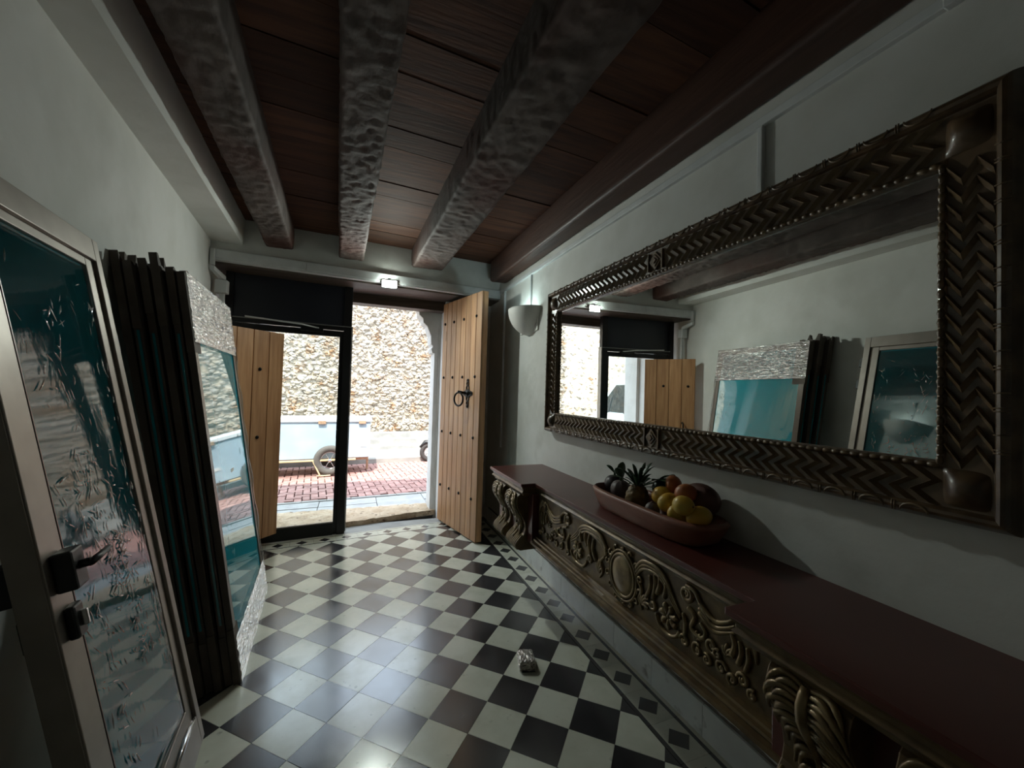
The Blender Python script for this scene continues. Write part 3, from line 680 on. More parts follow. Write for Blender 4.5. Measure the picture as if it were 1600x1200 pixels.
# stack of wrapped frames
names = ['plastic-wrapped teal pane on the room side of the leaning stack, reflecting the street', 'dark bronze framed pane, second in the leaning stack', 'dark bronze framed pane, third in the leaning stack',
         'dark bronze framed pane, fourth in the leaning stack', 'dark bronze framed pane, fifth in the leaning stack', 'dark bronze framed pane next to the wall in the leaning stack']
de = V((-.070, 1.01, 0)).normalized()
for i in range(6):
    bx0 = -.484-.036*i; tx0 = -.785-.045*i; y0 = 2.392-.012*i+(.02 if i % 2 else 0); Wt = 1.0
    F = Fr((bx0, y0, .008), de, (bx0+(tx0-bx0), y0, 2.015+.008*(i % 3)+.008)); H = F.H
    u = thing('wrapped_glass_frame', F.P(Wt/2, 0, -.015), names[i], 'glass frame', 'wrapped glass frames leaning on the left wall')
    fm = 'alu_bronze'; th = .030
    part('stile', 0, .05, 0, H, -th, 0, fm, .002, u, F); part('stile', Wt-.05, Wt, 0, H, -th, 0, fm, .002, u, F)
    part('top_rail', .05, Wt-.05, H-.05, H, -th, 0, fm, .002, u, F); part('bottom_rail', .05, Wt-.05, 0, .05, -th, 0, fm, .002, u, F)
    gp_ = part('glass_pane', .05, Wt-.05, .05, H-.05, -.02, -.006 if i == 0 else -.01, 'teal', 0, u, F)
    # jagged packing card over the near top corner
    random.seed(60+i); g = G(); m = 7; a0, a1 = -.006, .11
    tops = [H+random.uniform(.0, .03)+(.035 if random.random() < .3 else 0) for _ in range(m)]
    lo_ = H-.28+random.uniform(-.1, .1)
    for k in range(m-1):
        b0, b1 = lerp(a0, a1, k/(m-1)), lerp(a0, a1, (k+1)/(m-1))
        p = [F.P(b0, lo_, -th-.0005), F.P(b1, lo_, -th-.0005), F.P(b1, lo_, .0005), F.P(b0, lo_, .0005), F.P(b0, tops[k], -th-.0005), F.P(b1, tops[k+1], -th-.0005), F.P(b1, tops[k+1], .0005), F.P(b0, tops[k], .0005)]
        g.hexa(p)
    obj('packing_card', g, 'card', u)
    g = G(); F.box(g, -.006, .09, -.004, .26+random.uniform(-.05, .03), -th-.0005, .0005); obj('foot_card', g, 'card', u)
    if i in (1, 3, 4): obj('glass_edge', F.box(G(), -.004, .001, .3, H-.3, -.02, -.010), 'teal', u)
    if i == 0:
        def band(t0, t1, seed):
            def f(q, v):
                a = lerp(-.012, Wt+.012, q); t = lerp(t0, t1, v)
                n = .008+.006*abs(noise.noise(V((a*9+t*16, t*26, seed))))+.004*noise.noise(V((a*14, t*60, seed)))
                return F.P(a, t, n)
            return G().grid(f, 60, 30)
        wt = obj('stretch_wrap', band(H-.33, H+.012, 2), 'wrap', u, smooth=True)
        wb = obj('stretch_wrap', band(-.002, .23, 7), 'wrap', u, smooth=True)
        zz = [(.02, .98, H-.31, H-.01, .35, .25)]
        obj('wrap_crease', creases(F, 260, zz, .017, 21, (.0008, .0022)), 'crease', wt, smooth=True, kind='stuff')
        obj('wrap_crease', creases(F, 200, [(.02, .98, .01, .21, .12, .16)], .016, 22, (.0008, .0022)), 'crease', wb, smooth=True, kind='stuff')
        g = G(); g.tube([F.P(Wt+.004, lerp(.2, H-.3, k/20), .004+.006*math.sin(k*1.7)) for k in range(21)], .006, 6); obj('wrap_edge', g, 'crease', u, smooth=True)
        obj('film_crease', creases(F, 40, [(.75, .93, .9, 1.65, 1.5, .2), (.1, .3, .3, 1.0, 1.5, .4)], -.004, 33, (.0006, .0013)), 'crease', u, smooth=True, kind='stuff')
        obj('sticker', F.box(G(), .44, .52, .98, 1.0, -.0065, -.0055), 'paper', gp_)

# ================================================================== MIRROR
mi = thing('wall_mirror', (1.46, 1.7, 1.19), 'wide wall mirror in dark carved wooden frame with zigzag bands', 'mirror')
MY0, MY1, MZ0, MZ1 = .45, 2.95, 1.195, 2.315      # outer edge
IY0, IY1, IZ0, IZ1 = .600, 2.800, 1.352, 2.135    # glass opening
GX = 1.470
def rect(k, x):   # k: 0 outer edge .. 1 glass edge
    a, b, c, d = lerp(MY0, IY0, k), lerp(MY1, IY1, k), lerp(MZ0, IZ0, k), lerp(MZ1, IZ1, k)
    return [(x, a, c), (x, b, c), (x, b, d), (x, a, d)]
prof = [(0, 1.5), (0, 1.462), (.03, 1.448), (.06, 1.436), (.10, 1.427), (.15, 1.424), (.20, 1.427), (.235, 1.437), (.25, 1.448), (.27, 1.449), (.86, 1.458), (.88, 1.455), (.93, 1.448), (.98, 1.455), (1.0, 1.466), (1.0, 1.48)]
g = G(); vs = []
for k, x in prof: vs += rect(k, x)
g.add(vs, [(i*4+j, i*4+(j+1) % 4, (i+1)*4+(j+1) % 4, (i+1)*4+j) for i in range(len(prof)-1) for j in range(4)])
obj('frame_moulding', g, 'frame', mi)
obj('glass', G().box(GX, 1.478, IY0-.004, IY1+.004, IZ0-.004, IZ1+.004), 'mirror', mi)
obj('backboard', G().box(1.478, 1.5, MY0+.01, MY1-.01, MZ0+.01, MZ1-.01), 'console_dark', mi)
def zig(name, P, length, v0, v1, step, amp, skip=(), seg=3, wl=.020, h=.013):
    """zigzag ridges crossing a band; P(u, v, n) -> point"""
    g = G(); n = int(length/step)
    for i in range(n):
        u = (i+.5)*length/n
        if any(a < u < b for a, b in skip): continue
        pts = [(u+(amp if k % 2 else 0)-amp/2, lerp(v0, v1, k/seg)) for k in range(seg+1)]
        for k in range(seg):
            (ua, va), (ub, vb) = pts[k], pts[k+1]
            q = [P(ua-wl, va, 0), P(ub-wl, vb, 0), P(ub, vb, h), P(ua, va, h), P(ua+wl*.25, va, 0), P(ub+wl*.25, vb, 0)]
            g.add(q, [(0, 1, 2, 3), (3, 2, 5, 4), (0, 3, 4), (1, 5, 2)])
    return obj(name, g, 'frame_hi', mi)
LY, LZ = IY1-IY0, IZ1-IZ0
def bandx(k): return lerp(1.449, 1.458, (k-.27)/.59)
cskip = ((LY/2-.055, LY/2+.055),)
zig('zigzag_band', lambda u, v, n: (bandx(v)-n+.001, IY0+u, lerp(MZ0, IZ0, v)), LY, .27, .86, .048, .044, ((LY/2-.055, LY),))
zig('zigzag_band', lambda u, v, n: (bandx(v)-n+.001, IY0+u, lerp(MZ0, IZ0, v)), LY, .27, .86, .048, .044, ((0, LY/2+.055),))
zig('zigzag_band', lambda u, v, n: (bandx(v)-n+.001, IY0+u, lerp(MZ1, IZ1, v)), LY, .27, .86, .048, .044, ((LY/2-.055, LY),))
zig('zigzag_band', lambda u, v, n: (bandx(v)-n+.001, IY0+u, lerp(MZ1, IZ1, v)), LY, .27, .86, .048, .044, ((0, LY/2+.055),))
zig('zigzag_band', lambda u, v, n: (bandx(v)-n+.001, lerp(MY0, IY0, v), IZ0+u), LZ, .27, .86, .048, .044)
zig('zigzag_band', lambda u, v, n: (bandx(v)-n+.001, lerp(MY1, IY1, v), IZ0+u), LZ, .27, .86, .048, .044)
for zz in (lerp(MZ0, IZ0, .565), lerp(MZ1, IZ1, .565)):      # diamond panels in the middle of the long bands
    g = G(); yc = (IY0+IY1)/2; hz = .048
    for s, x in ((1.0, .0), (.66, .005), (.33, .010)):
        pts = [(yc-.045*s, zz), (yc, zz-hz*s), (yc+.045*s, zz), (yc, zz+hz*s)]
        g.prism(pts, 'x', 1.458, 1.444-x)
    for s in (-1, 1): g.box(1.440, 1.458, yc+s*.052-.004, yc+s*.052+.004, zz-hz, zz+hz)
    obj('diamond_panel', g, 'frame_hi', mi)
def rope(a, b, r, pitch, name, mm='frame_hi'):
    a, b = V(a), V(b); n = max(2, int((b-a).length/pitch)); t = (b-a)/n; g = G(); d = t.normalized()
    M = d.to_track_quat('Z', 'Y').to_matrix()
    for i in range(n): g.ball(a+t*(i+.5), (r, r, pitch*.56), 7, 5, M=M)
    return obj(name, g, mm, mi, smooth=True)
k = .93
ry0, ry1, rz0, rz1 = lerp(MY0, IY0, k), lerp(MY1, IY1, k), lerp(MZ0, IZ0, k), lerp(MZ1, IZ1, k)
for a, b in (((1.452, ry0, rz0), (1.452, ry1, rz0)), ((1.452, ry0, rz1), (1.452, ry1, rz1)), ((1.452, ry0, rz0), (1.452, ry0, rz1)), ((1.452, ry1, rz0), (1.452, ry1, rz1))): rope(a, b, .0085, .026, 'bead_rope')
g = G()
def loop(P):      # crescent carved on the outer roll
    pts = [P(.030*math.cos(q), -.004+.022*math.sin(q)) for q in [math.pi*(i/8) for i in range(9)]]
    obj('crescent', G().tube(pts, [.002, .003, .004, .0045, .0045, .0045, .004, .003, .002], 6), 'frame_hi', mi, smooth=True)
for i in range(23):
    y = lerp(IY0+.03, IY1-.03, i/22)
    for M0, I0 in ((MZ0, IZ0), (MZ1, IZ1)):
        zc = lerp(M0, I0, .14); s = 1 if I0 > M0 else -1
        loop(lambda a, b, y=y, zc=zc, s=s: (1.4245, y+a, zc+s*(b-.006)))
        for dy in (.042, .048): g.tube([(1.426, y+dy, zc-.013), (1.423, y+dy, zc), (1.426, y+dy, zc+.013)], .0022, 5)
for i in range(8):
    z = lerp(IZ0+.04, IZ1-.04, i/7)
    for M0, I0 in ((MY0, IY0), (MY1, IY1)):
        yc = lerp(M0, I0, .14)
        for dz in (-.004, .004, .04): g.tube([(1.428, yc-.014, z+dz), (1.423, yc, z+dz), (1.428, yc+.014, z+dz)], .0022, 5)
obj('roll_collars', g, 'frame_hi', mi, smooth=True, kind='stuff')
for y in (lerp(MY0, IY0, .58), lerp(MY1, IY1, .58)):
    for z in (lerp(MZ0, IZ0, .58), lerp(MZ1, IZ1, .58)):
        hy, hz = .046, .05
        def bo(u, v, y=y, z=z):
            a, b = u*2-1, v*2-1; return (1.457-.030*(1-abs(a)**2.4)*(1-abs(b)**2.4)-.004, y+a*hy, z+b*hz)
        obj('corner_block', G().grid(bo, 15, 15), 'frame', mi, smooth=True)

# ================================================================== CONSOLE
co = thing('console_shelf', (1.26, 1.65, .43), 'long wall console with red-brown top and carved gilded apron under the mirror', 'console')
CP = [(1.5, 3.10), (1.035, 3.10), (1.035, 2.445), (1.135, 2.445), (1.135, .87), (1.015, .87), (1.015, .20), (1.5, .20)]
def offs(P, d):
    """offset of the open rectilinear path to its room side"""
    out = []
    for i, p in enumerate(P):
        if i in (0, len(P)-1):
            q = P[1] if i == 0 else P[-2]
            s = 1 if i == 0 else -1
            out.append((p[0], p[1]+s*d)); continue
        a, b, c = P[i-1], p, P[i+1]
        dx = dy = 0
        for u, v in ((a, b), (b, c)):
            tx, ty = v[0]-u[0], v[1]-u[1]; l = math.hypot(tx, ty); nx, ny = ty/l, -tx/l
            if abs(nx) > .5: dx = nx*d
            else: dy = ny*d
        out.append((b[0]+dx, b[1]+dy))
    return out
sgn = 1
if offs(CP, .01)[1][0] > 1.035: sgn = -1
def ofs(d):
    P = offs(CP, sgn*d)
    P[0] = (1.5, P[1][1]); P[-1] = (1.5, P[-2][1]); return P
obj('top_board', G().prism(ofs(.0), 'z', .878, .90), 'console_red', co, bevel=.004)
g = G(); PR = [(-.012, .879), (-.010, .868), (-.020, .862), (-.022, .850), (-.012, .838), (-.018, .832), (-.030, .826), (-.034, .812), (-.045, .806)]
rings = [[(p[0], p[1], z) for p in ofs(d)] for d, z in PR]; n = len(CP)
g.add([p for r in rings for p in r], [(i*n+j, i*n+j+1, (i+1)*n+j+1, (i+1)*n+j) for i in range(len(PR)-1) for j in range(n-1)])
obj('top_moulding', g, 'gilt', co)
AXP = 1.168
obj('body', G().box(1.195, 1.5, .21, 3.09, .515, .88), 'console_dark', co)
obj('apron_panel', G().box(AXP, 1.2, .757, 2.447, .545, .825), 'gilt', co)
g = G(); PB = [(1.168, .552), (1.150, .549), (1.146, .542), (1.132, .539), (1.128, .532), (1.131, .527), (1.114, .522), (1.110, .508), (1.120, .501), (1.2, .50)]
g.prism(PB+[(1.2, .552)], 'y', .757, 2.447); obj('bottom_moulding', g, 'gilt', co)
for i, (a, b) in enumerate(((2.446, 3.085), (.215, .80))):
    obj('end_block', G().box(1.12, 1.3, a, b, .50, .83), 'console_red', co, bevel=.004)
# S-scroll corbels with acanthus leaves
SP = [(.815, 1.062), (.80, 1.045), (.77, 1.034), (.735, 1.036), (.70, 1.052), (.66, 1.078), (.62, 1.100), (.58, 1.108), (.545, 1.100), (.515, 1.078), (.49, 1.056), (.465, 1.046), (.445, 1.052), (.435, 1.075)]
def sx(z):
    for (za, xa), (zb, xb) in zip(SP, SP[1:]):
        if zb <= z <= za: return lerp(xa, xb, (za-z)/(za-zb))
    return SP[0][1] if z > .8 else SP[-1][1]
for yc in (2.90, 2.62, .66, .385):
    hw = .098
    P = [(x, z) for z, x in SP]+[(1.2, .435), (1.2, .815)]
    cb = obj('corbel', G().prism(P, 'y', yc-hw, yc+hw), 'gilt', co, bevel=.004)
    g = G()
    def S_(y, z, o=.004): return (sx(z)-o, y, z)
    g.tube([S_(yc, lerp(.805, .50, i/16), .006) for i in range(17)], [.012+.004*math.sin(i*.4) for i in range(17)], 7)
    for s in (-1, 1):
        for k, (z0, l, w_) in enumerate(((.80, .07, .085), (.775, .085, .092), (.745, .10, .092), (.71, .11, .085), (.67, .11, .07), (.62, .10, .055), (.57, .075, .042))):
            for e in (0, 1):
                m = 9; pts = []; R = []
                for i in range(m):
                    q = i/(m-1); y = yc+s*(w_*(math.sin(q*1.5))*(1-.22*e)+.004); z = z0-l*(q**1.6)*.55-e*.012+(.018*math.sin(q*3.1))
                    pts.append(S_(y, max(.445, min(.812, z)), .003+.007*math.sin(q*2.6))); R.append(.0025+.007*math.sin(min(1, q*1.1)*2.7+.25))
                g.tube(pts, [max(.0015, r) for r in R], 6)
    for k in range(9):        # gadrooned foot
        y = yc-hw+.012+k*(2*hw-.024)/8
        g.tube([S_(y, lerp(.535, .442, i/6), .003) for i in range(7)], [.004, .007, .009, .0095, .0095, .008, .005], 6)
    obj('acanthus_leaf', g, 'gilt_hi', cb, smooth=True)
# relief carving of the apron
cv = G()
def A(y, z, o=.004): return V((AXP-o, y, z))
def stroke(pts, r0, r1=None, o=.004, g_=None, mid=1.25):
    """smooth tapered ridge through (y, z) points"""
    P = [V((p[0], p[1], 0)) for p in pts]; out = []; n = len(P)
    for i in range(n-1):
        p0, p1, p2, p3 = P[max(i-1, 0)], P[i], P[i+1], P[min(i+2, n-1)]
        for k in range(6):
            t = k/6; out.append(.5*((2*p1)+(p2-p0)*t+(2*p0-5*p1+4*p2-p3)*t*t+(3*p1-p0-3*p2+p3)*t**3))
    out.append(P[-1]); m = len(out); r1 = r0*.35 if r1 is None else r1
    cv.tube([A(min(max(p.x, .875), 2.435), min(max(p.y, .557), .808), o) for p in out], [max(.0018, 1.2*lerp(r0, r1, i/(m-1))*(1+(mid-1)*math.sin(math.pi*i/(m-1)))) for i in range(m)], 7)
def spiral(y, z, r, turns=1.4, a0=0, hand=1, w=.0065, tail=None):
    pts = []
    for i in range(int(10*turns)+1):
        q = a0+hand*2*math.pi*i/10; rr = r*(1-.72*i/(10*turns)); pts.append((y+rr*math.cos(q), z+rr*math.sin(q)))
    if tail: pts = list(tail)+pts
    stroke(pts, w, w*.9)
    cv.ball(A(y, z, .003), (.007, r*.22+.004, r*.22+.004), 8, 6)
def rosette(y, z, r, n=6):
    for i in range(n):
        q = 2*math.pi*i/n; stroke([(y+.25*r*math.cos(q), z+.25*r*math.sin(q)), (y+.75*r*math.cos(q+.2), z+.75*r*math.sin(q+.2)), (y+r*math.cos(q), z+r*math.sin(q))], r*.16, r*.2)
    cv.ball(A(y, z, .005), (.009, r*.25, r*.25), 8, 6)
def fan(y, z, ang, r, n=5, sp=1.5, w=.006):
    for i in range(n):
        q = ang+sp*(i/(n-1)-.5); l = r*(1-.35*abs(i/(n-1)-.5)*2)
        stroke([(y, z), (y+.5*l*math.cos(q), z+.5*l*math.sin(q)), (y+l*math.cos(q+.35), z+l*math.sin(q+.35))], w*.6, w)
YM, ZM = 1.535, .684
def half(f):      # f maps design y (photo-measured, side nearer the leaf corbel) to a position
    zq = lambda b: .805-(.805-b)*1.13
    T = lambda *p: [(f(a), zq(b)) for a, b in p]
    h = 1 if f(1.0) < YM else -1
    for dz, w_ in ((0, .009), (-.014, .007), (-.028, .006)):
        stroke(T((1.441, .760+dz), (1.40, .800+dz), (1.317, .808+dz*.9), (1.262, .785+dz), (1.235, .752+dz), (1.185, .702+dz*.6)), w_, .003)
    for p in (((1.357, .765), (1.352, .72), (1.376, .678)), ((1.33, .78), (1.322, .74), (1.335, .69)), ((1.302, .785), (1.298, .75), (1.313, .717)), ((1.268, .77), (1.262, .75), (1.273, .72))): stroke(T(*p), .0055, .0085)
    spiral(f(1.159), .778, .030, 1.5, math.pi/2, h, .0065, T((1.05, .742), (1.087, .768), (1.12, .803)))
    for dz in (0, -.016, -.03): stroke(T((1.10, .778+dz), (1.036, .752+dz), (.99, .768+dz), (.955, .795+dz*1.3)), .007, .0035)
    rosette(f(1.245), zq(.668), .044, 7)
    stroke(T((1.315, .648), (1.29, .614), (1.24, .606), (1.205, .620), (1.19, .645)), .0065, .005)
    spiral(f(1.335), .648, .020, 1.2, 0, -h, .0055)
    stroke(T((1.151, .74), (1.118, .725), (1.133, .684), (1.085, .675), (1.07, .70), (1.096, .716)), .0065, .005)
    stroke(T((1.175, .712), (1.16, .68), (1.165, .64)), .005, .007)
    for (a, b, r, s0, hd) in ((1.165, .626, .018, 0, 1), (1.105, .628, .020, 2, -1), (1.045, .672, .020, 4, 1), (1.062, .622, .016, 1, 1), (1.004, .630, .019, 3, -1), (.962, .620, .016, 5, 1), (1.02, .66, .014, 2, -1), (.925, .640, .018, 0, 1), (.893, .618, .013, 2, -1)):
        spiral(f(a), zq(b), r*1.2, 1.15, s0, hd*h, .005)
    for dz, w_ in ((0, .008), (-.014, .006), (-.026, .005)): stroke(T((.95, .792+dz), (.915, .800+dz*.8), (.89, .775+dz), (.878, .735+dz)), w_, .003)
    for p in (((.97, .75), (.955, .72), (.965, .69)), ((.94, .74), (.93, .71), (.942, .675)), ((.912, .735), (.905, .705), (.915, .67))): stroke(T(*p), .0045, .0075)
    fan(f(1.40), zq(.640), math.pi/2+.4*h, .06, 5, 1.6); fan(f(1.11), zq(.655), math.pi/2, .04, 4, 1.4, .005); fan(f(.985), zq(.675), math.pi/2, .045, 4, 1.6, .005)
    stroke(T((1.43, .72), (1.405, .69), (1.42, .655), (1.40, .62)), .006, .004)
half(lambda y: y)
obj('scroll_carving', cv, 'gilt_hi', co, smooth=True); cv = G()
def fl_(y): return YM+(YM-y)*(2.42-YM)/(YM-.885)
half(fl_)
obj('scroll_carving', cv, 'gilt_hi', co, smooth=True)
g = G()      # oval medallion
def med(u, v):
    th = 2*math.pi*u; r = min(v*1.0, 1); return A(YM+.080*r*math.cos(th), ZM+.088*r*math.sin(th), .006+.012*math.sqrt(max(0, 1-r*r)))
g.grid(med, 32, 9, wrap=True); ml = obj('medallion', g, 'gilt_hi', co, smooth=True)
g = G()
for R_, r_ in ((1.0, .008), (1.18, .006)):
    pts = [A(YM+.084*R_*math.cos(2*math.pi*i/40), ZM+.092*R_*math.sin(2*math.pi*i/40), .007) for i in range(41)]; g.tube(pts, r_, 7, cap=False)
for i in range(14):
    q = 2*math.pi*i/14+.2; c = (YM+.122*math.cos(q), ZM+(.120*math.sin(q)))
    c = (c[0], min(max(c[1], .570), .795))
    pts = [A(c[0]+.017*(1-k/9*.6)*math.cos(q+2.2+k*.62), c[1]+.017*(1-k/9*.6)*math.sin(q+2.2+k*.62), .006) for k in range(10)]; g.tube(pts, .0055, 6)
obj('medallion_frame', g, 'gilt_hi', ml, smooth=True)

# ================================================================== FRUIT BOWL AND FRUIT
ZT = .90
bl_ = V((1.345, 1.575, ZT)); bw, blen, bh = .135, .395, .090
def bshell(u, v, t=0):
    # v 0 bottom centre .. 1 rim
    th = 2*math.pi*u; c, s = math.cos(th), math.sin(th)
    ex = lambda q: math.copysign(abs(q)**.55, q)
    k = v**.6; base = .62+.38*k
    return V((bl_.x+ex(c)*(bw-t)*base*min(1, v*3.2), bl_.y+ex(s)*(blen-t)*(.70+.30*k)*min(1, v*3.2), ZT+.001+t*1.0+(bh-t)*max(0, (v-.3)/.7)**1.15))
g = G(); N, K_ = 56, 14
g.grid(lambda u, v: bshell(u, v), N, K_, wrap=True); o0 = len(g.v)
g.grid(lambda u, v: bshell(u, v, .014)+V((0, 0, .013 if v > .99 else 0)), N, K_, wrap=True)
g.add([], []); g.f += [((K_-1)*N+i, (K_-1)*N+(i+1) % N, o0+(K_-1)*N+(i+1) % N, o0+(K_-1)*N+i) for i in range(N)]; g.mi += [0]*N
bowl = obj('fruit_bowl', g, 'bowl', smooth=True); tag(bowl, 'long reddish wooden dough bowl holding fruit on the console', 'bowl')
def rotm(a, b, c): return Matrix.Rotation(c, 3, 'Z') @ Matrix.Rotation(b, 3, 'Y') @ Matrix.Rotation(a, 3, 'X')
def mango(c, r, rot, label, m='mango'):
    t = thing('mango', V(c)-V((0, 0, r*.8)), label, 'mango', 'mangoes in the wooden bowl')
    f = lambda u, v, d: 1+.10*d.x*abs(d.z)+.05*d.z
    M = rotm(*rot); obj('skin', G().ball(c, (r*.86, r, r*1.18), 20, 14, f, M), m, t, smooth=True)
    e = V(c)+M @ V((0, 0, r*1.18*1.05)); obj('stem_scar', G().ball(e-M @ V((0, 0, .003)), (.006, .006, .005), 8, 6), 'brown_fruit', t, smooth=True)
    return t
mango((1.335, 1.495, 1.043), .042, (1.2, .2, .3), 'yellow mango beside the pineapple, leaning on its skin')
mango((1.30, 1.408, 1.035), .042, (1.3, .3, 1.0), 'yellow mango in the middle of the mango heap')
mango((1.262, 1.290, 1.058), .040, (1.45, .1, .2), 'yellow mango lying on top of the heap, stem scar showing')
mango((1.285, 1.335, 1.01), .040, (1.5, 0, 1.3), 'yellow mango low against the rim of the bowl')
mango((1.31, 1.252, 1.02), .045, (.5, 1.2, .4), 'yellow mango at the dark end of the bowl')
mango((1.392, 1.478, 1.095), .040, (1.1, .5, 2.0), 'orange-red mango under the green leaf behind the pineapple', 'mango_red')
mango((1.347, 1.362, 1.085), .040, (1.3, .2, .6), 'orange-red mango between yellow mangoes and brown squash', 'mango_red')
def ribbed(name, c, r, m, label, cat, ribs=8, amp=.06, flat=.92):
    t = thing(name, V(c)-V((0, 0, r*flat)), label, cat)
    f = lambda u, v, d: (1-amp*(abs(math.sin(u*math.pi*ribs))**.5)*math.sin(math.pi*v)**.4*.8)*(1-.10*max(0, d.z)**6)
    obj('skin', G().ball(c, (r, r, r*flat), 48, 18, f), m, t, smooth=True)
    g = G(); g.tube([V(c)+V((0, 0, r*flat*.86)), V(c)+V((.004, .004, r*flat+.018)), V(c)+V((.012, .006, r*flat+.03))], [.007, .005, .004], 7); obj('stem', g, 'leaf', t, smooth=True)
    return t
def bleaf(P, D, U, l, w_, par, m='leaf', curl=.25, name='leaf'):
    P, D = V(P), V(D).normalized(); U = V(U); U = (U-D*U.dot(D)).normalized(); Sd = D.cross(U); vs, fs = [], []
    n = 8
    for i in range(n+1):
        q = i/n; c = P+D*(l*math.sin(q*1.25)/math.sin(1.25))+U*(-curl*l*q*q); ww = w_*(math.sin(math.pi*min(1, q*.96+.04))**.8)
        for k in (-1, 0, 1): vs.append(c+Sd*(k*ww/2)+U*(abs(k)*ww*.12))
    for i in range(n):
        for k in (0, 1): fs.append((i*3+k, i*3+k+1, i*3+k+4, i*3+k+3))
    o = obj(name, G().add(vs, fs), m, par, smooth=True)
    md = o.modifiers.new('thick', 'SOLIDIFY'); md.thickness = .0012
    return o
df = ribbed('dark_round_fruit', (1.365, 1.895, 1.010), .056, 'dark_fruit', 'nearly black round fruit at the far end of the bowl', 'fruit', 5, .02)
bleaf((1.365, 1.885, 1.068), (.1, -.5, .7), (0, .6, .6), .07, .040, df); bleaf((1.365, 1.90, 1.068), (-.2, .4, .5), (0, -.3, 1), .06, .03, df)
pf = ribbed('purple_ribbed_fruit', (1.318, 1.775, 1.008), .056, 'purple_fruit', 'grey-purple ribbed fruit with leafy stem beside the pineapple', 'fruit', 9, .09)
bleaf((1.325, 1.775, 1.065), (.05, .15, .9), (0, .9, -.2), .085, .052, pf, curl=.12); bleaf((1.325, 1.775, 1.06), (.1, .8, .45), (0, 0, 1), .09, .03, pf)
# pineapple
pa = thing('pineapple', (1.315, 1.635, .93), 'small pineapple with spiky green crown standing in the bowl', 'pineapple')
PM = rotm(.12, .05, 0); pc = V((1.315, 1.64, .995))
def pf_(u, v, d):
    a = (u*8+v*7) % 1; b = (u*8-v*7) % 1; k = min(abs(a-.5), abs(b-.5)); return 1+.09*min(1, k*4)
obj('body', G().ball(pc, (.052, .052, .070), 64, 36, pf_, PM), 'pine', pa, smooth=True)
random.seed(14)
for k in range(22):
    q = k*2.4; tl = .15+.75*(k/22); r = .018*(1-k/30)
    D = V((math.cos(q)*(1.15-tl), math.sin(q)*(1.15-tl), .25+tl*1.1))
    bleaf(pc+PM @ V((r*math.cos(q), r*math.sin(q), .060)), PM @ D, PM @ V((-math.cos(q), -math.sin(q), .8)), .085+.035*math.sin(k*1.3)+.02*tl, .020, pa, curl=.28, name='crown_leaf')
for D, l in (((.1, -.55, .8), .15), ((.1, .6, .5), .12)): bleaf(pc+V((0, 0, .065)), D, (0, 0, 1), l, .022, pa, curl=.15, name='crown_leaf')
bq = thing('brown_squash', (1.425, 1.35, 1.0), 'large reddish-brown squash leaning on the wall end of the bowl', 'squash')
f = lambda u, v, d: 1-.03*abs(math.sin(u*math.pi*7))*math.sin(math.pi*v)-.10*max(0, -d.y)**3
obj('skin', G().ball((1.428, 1.345, 1.058), (.058, .090, .066), 48, 20, f, rotm(.18, 0, .1)), 'brown_fruit', bq, smooth=True)
obj('stem', G().tube([(1.418, 1.432, 1.070), (1.413, 1.448, 1.08)], [.010, .008], 8), 'leaf', bq)
sf = thing('small_pale_fruit', (1.272, 1.478, .93), 'small brown and pale streaked fruit tucked under the mangoes', 'fruit')
obj('skin', G().ball((1.272, 1.478, .985), (.033, .033, .036), 20, 14, lambda u, v, d: 1+.04*math.sin(u*40)), 'purple_fruit', sf, smooth=True)
obj('stem', G().ball((1.272, 1.478, 1.022), (.006, .006, .004), 8, 6), 'brown_fruit', sf)
av = thing('green_leafy_fruit', (1.385, 1.56, 1.0), 'dark green fruit with broad leaf between pineapple and red mango', 'fruit')
obj('skin', G().ball((1.405, 1.575, 1.055), (.040, .046, .042), 20, 14), mat('dark_green_skin', (.02, .035, .02), .45, col2=(.03, .05, .03), scale=9), av, smooth=True)
bleaf((1.375, 1.60, 1.09), (-.1, -.9, .25), (0, 0, 1), .12, .07, av, curl=.2); bleaf((1.39, 1.57, 1.095), (.1, -.4, .3), (0, 0, 1), .09, .05, av)

# ================================================================== LAMPS
lp = thing('led_floodlight', (.28, 4.20, 2.50), 'small bright LED floodlight under the white moulding above the doorway', 'lamp')
obj('housing', G().box(.204, .356, 4.175, 4.205, 2.497, 2.580), 'plastic_black', lp, bevel=.006)
obj('lens', G().box(.212, .348, 4.166, 4.176, 2.505, 2.572), emit('led_lens', (.88, 1, .9), 60), lp)
obj('bracket', G().box(.265, .295, 4.19, 4.24, 2.56, 2.60), 'plastic_black', lp, bevel=.003)
ad = bpy.data.lights.new('led_light', 'AREA'); ad.shape = 'RECTANGLE'; ad.size = .11; ad.size_y = .055; ad.energy = 11; ad.color = (.90, 1, .93)
ao = link(bpy.data.objects.new('led_light', ad)); ao.location = (.28, 4.16, 2.535); ao.rotation_euler = V((0, -1, -.95)).to_track_quat('-Z', 'Y').to_euler()

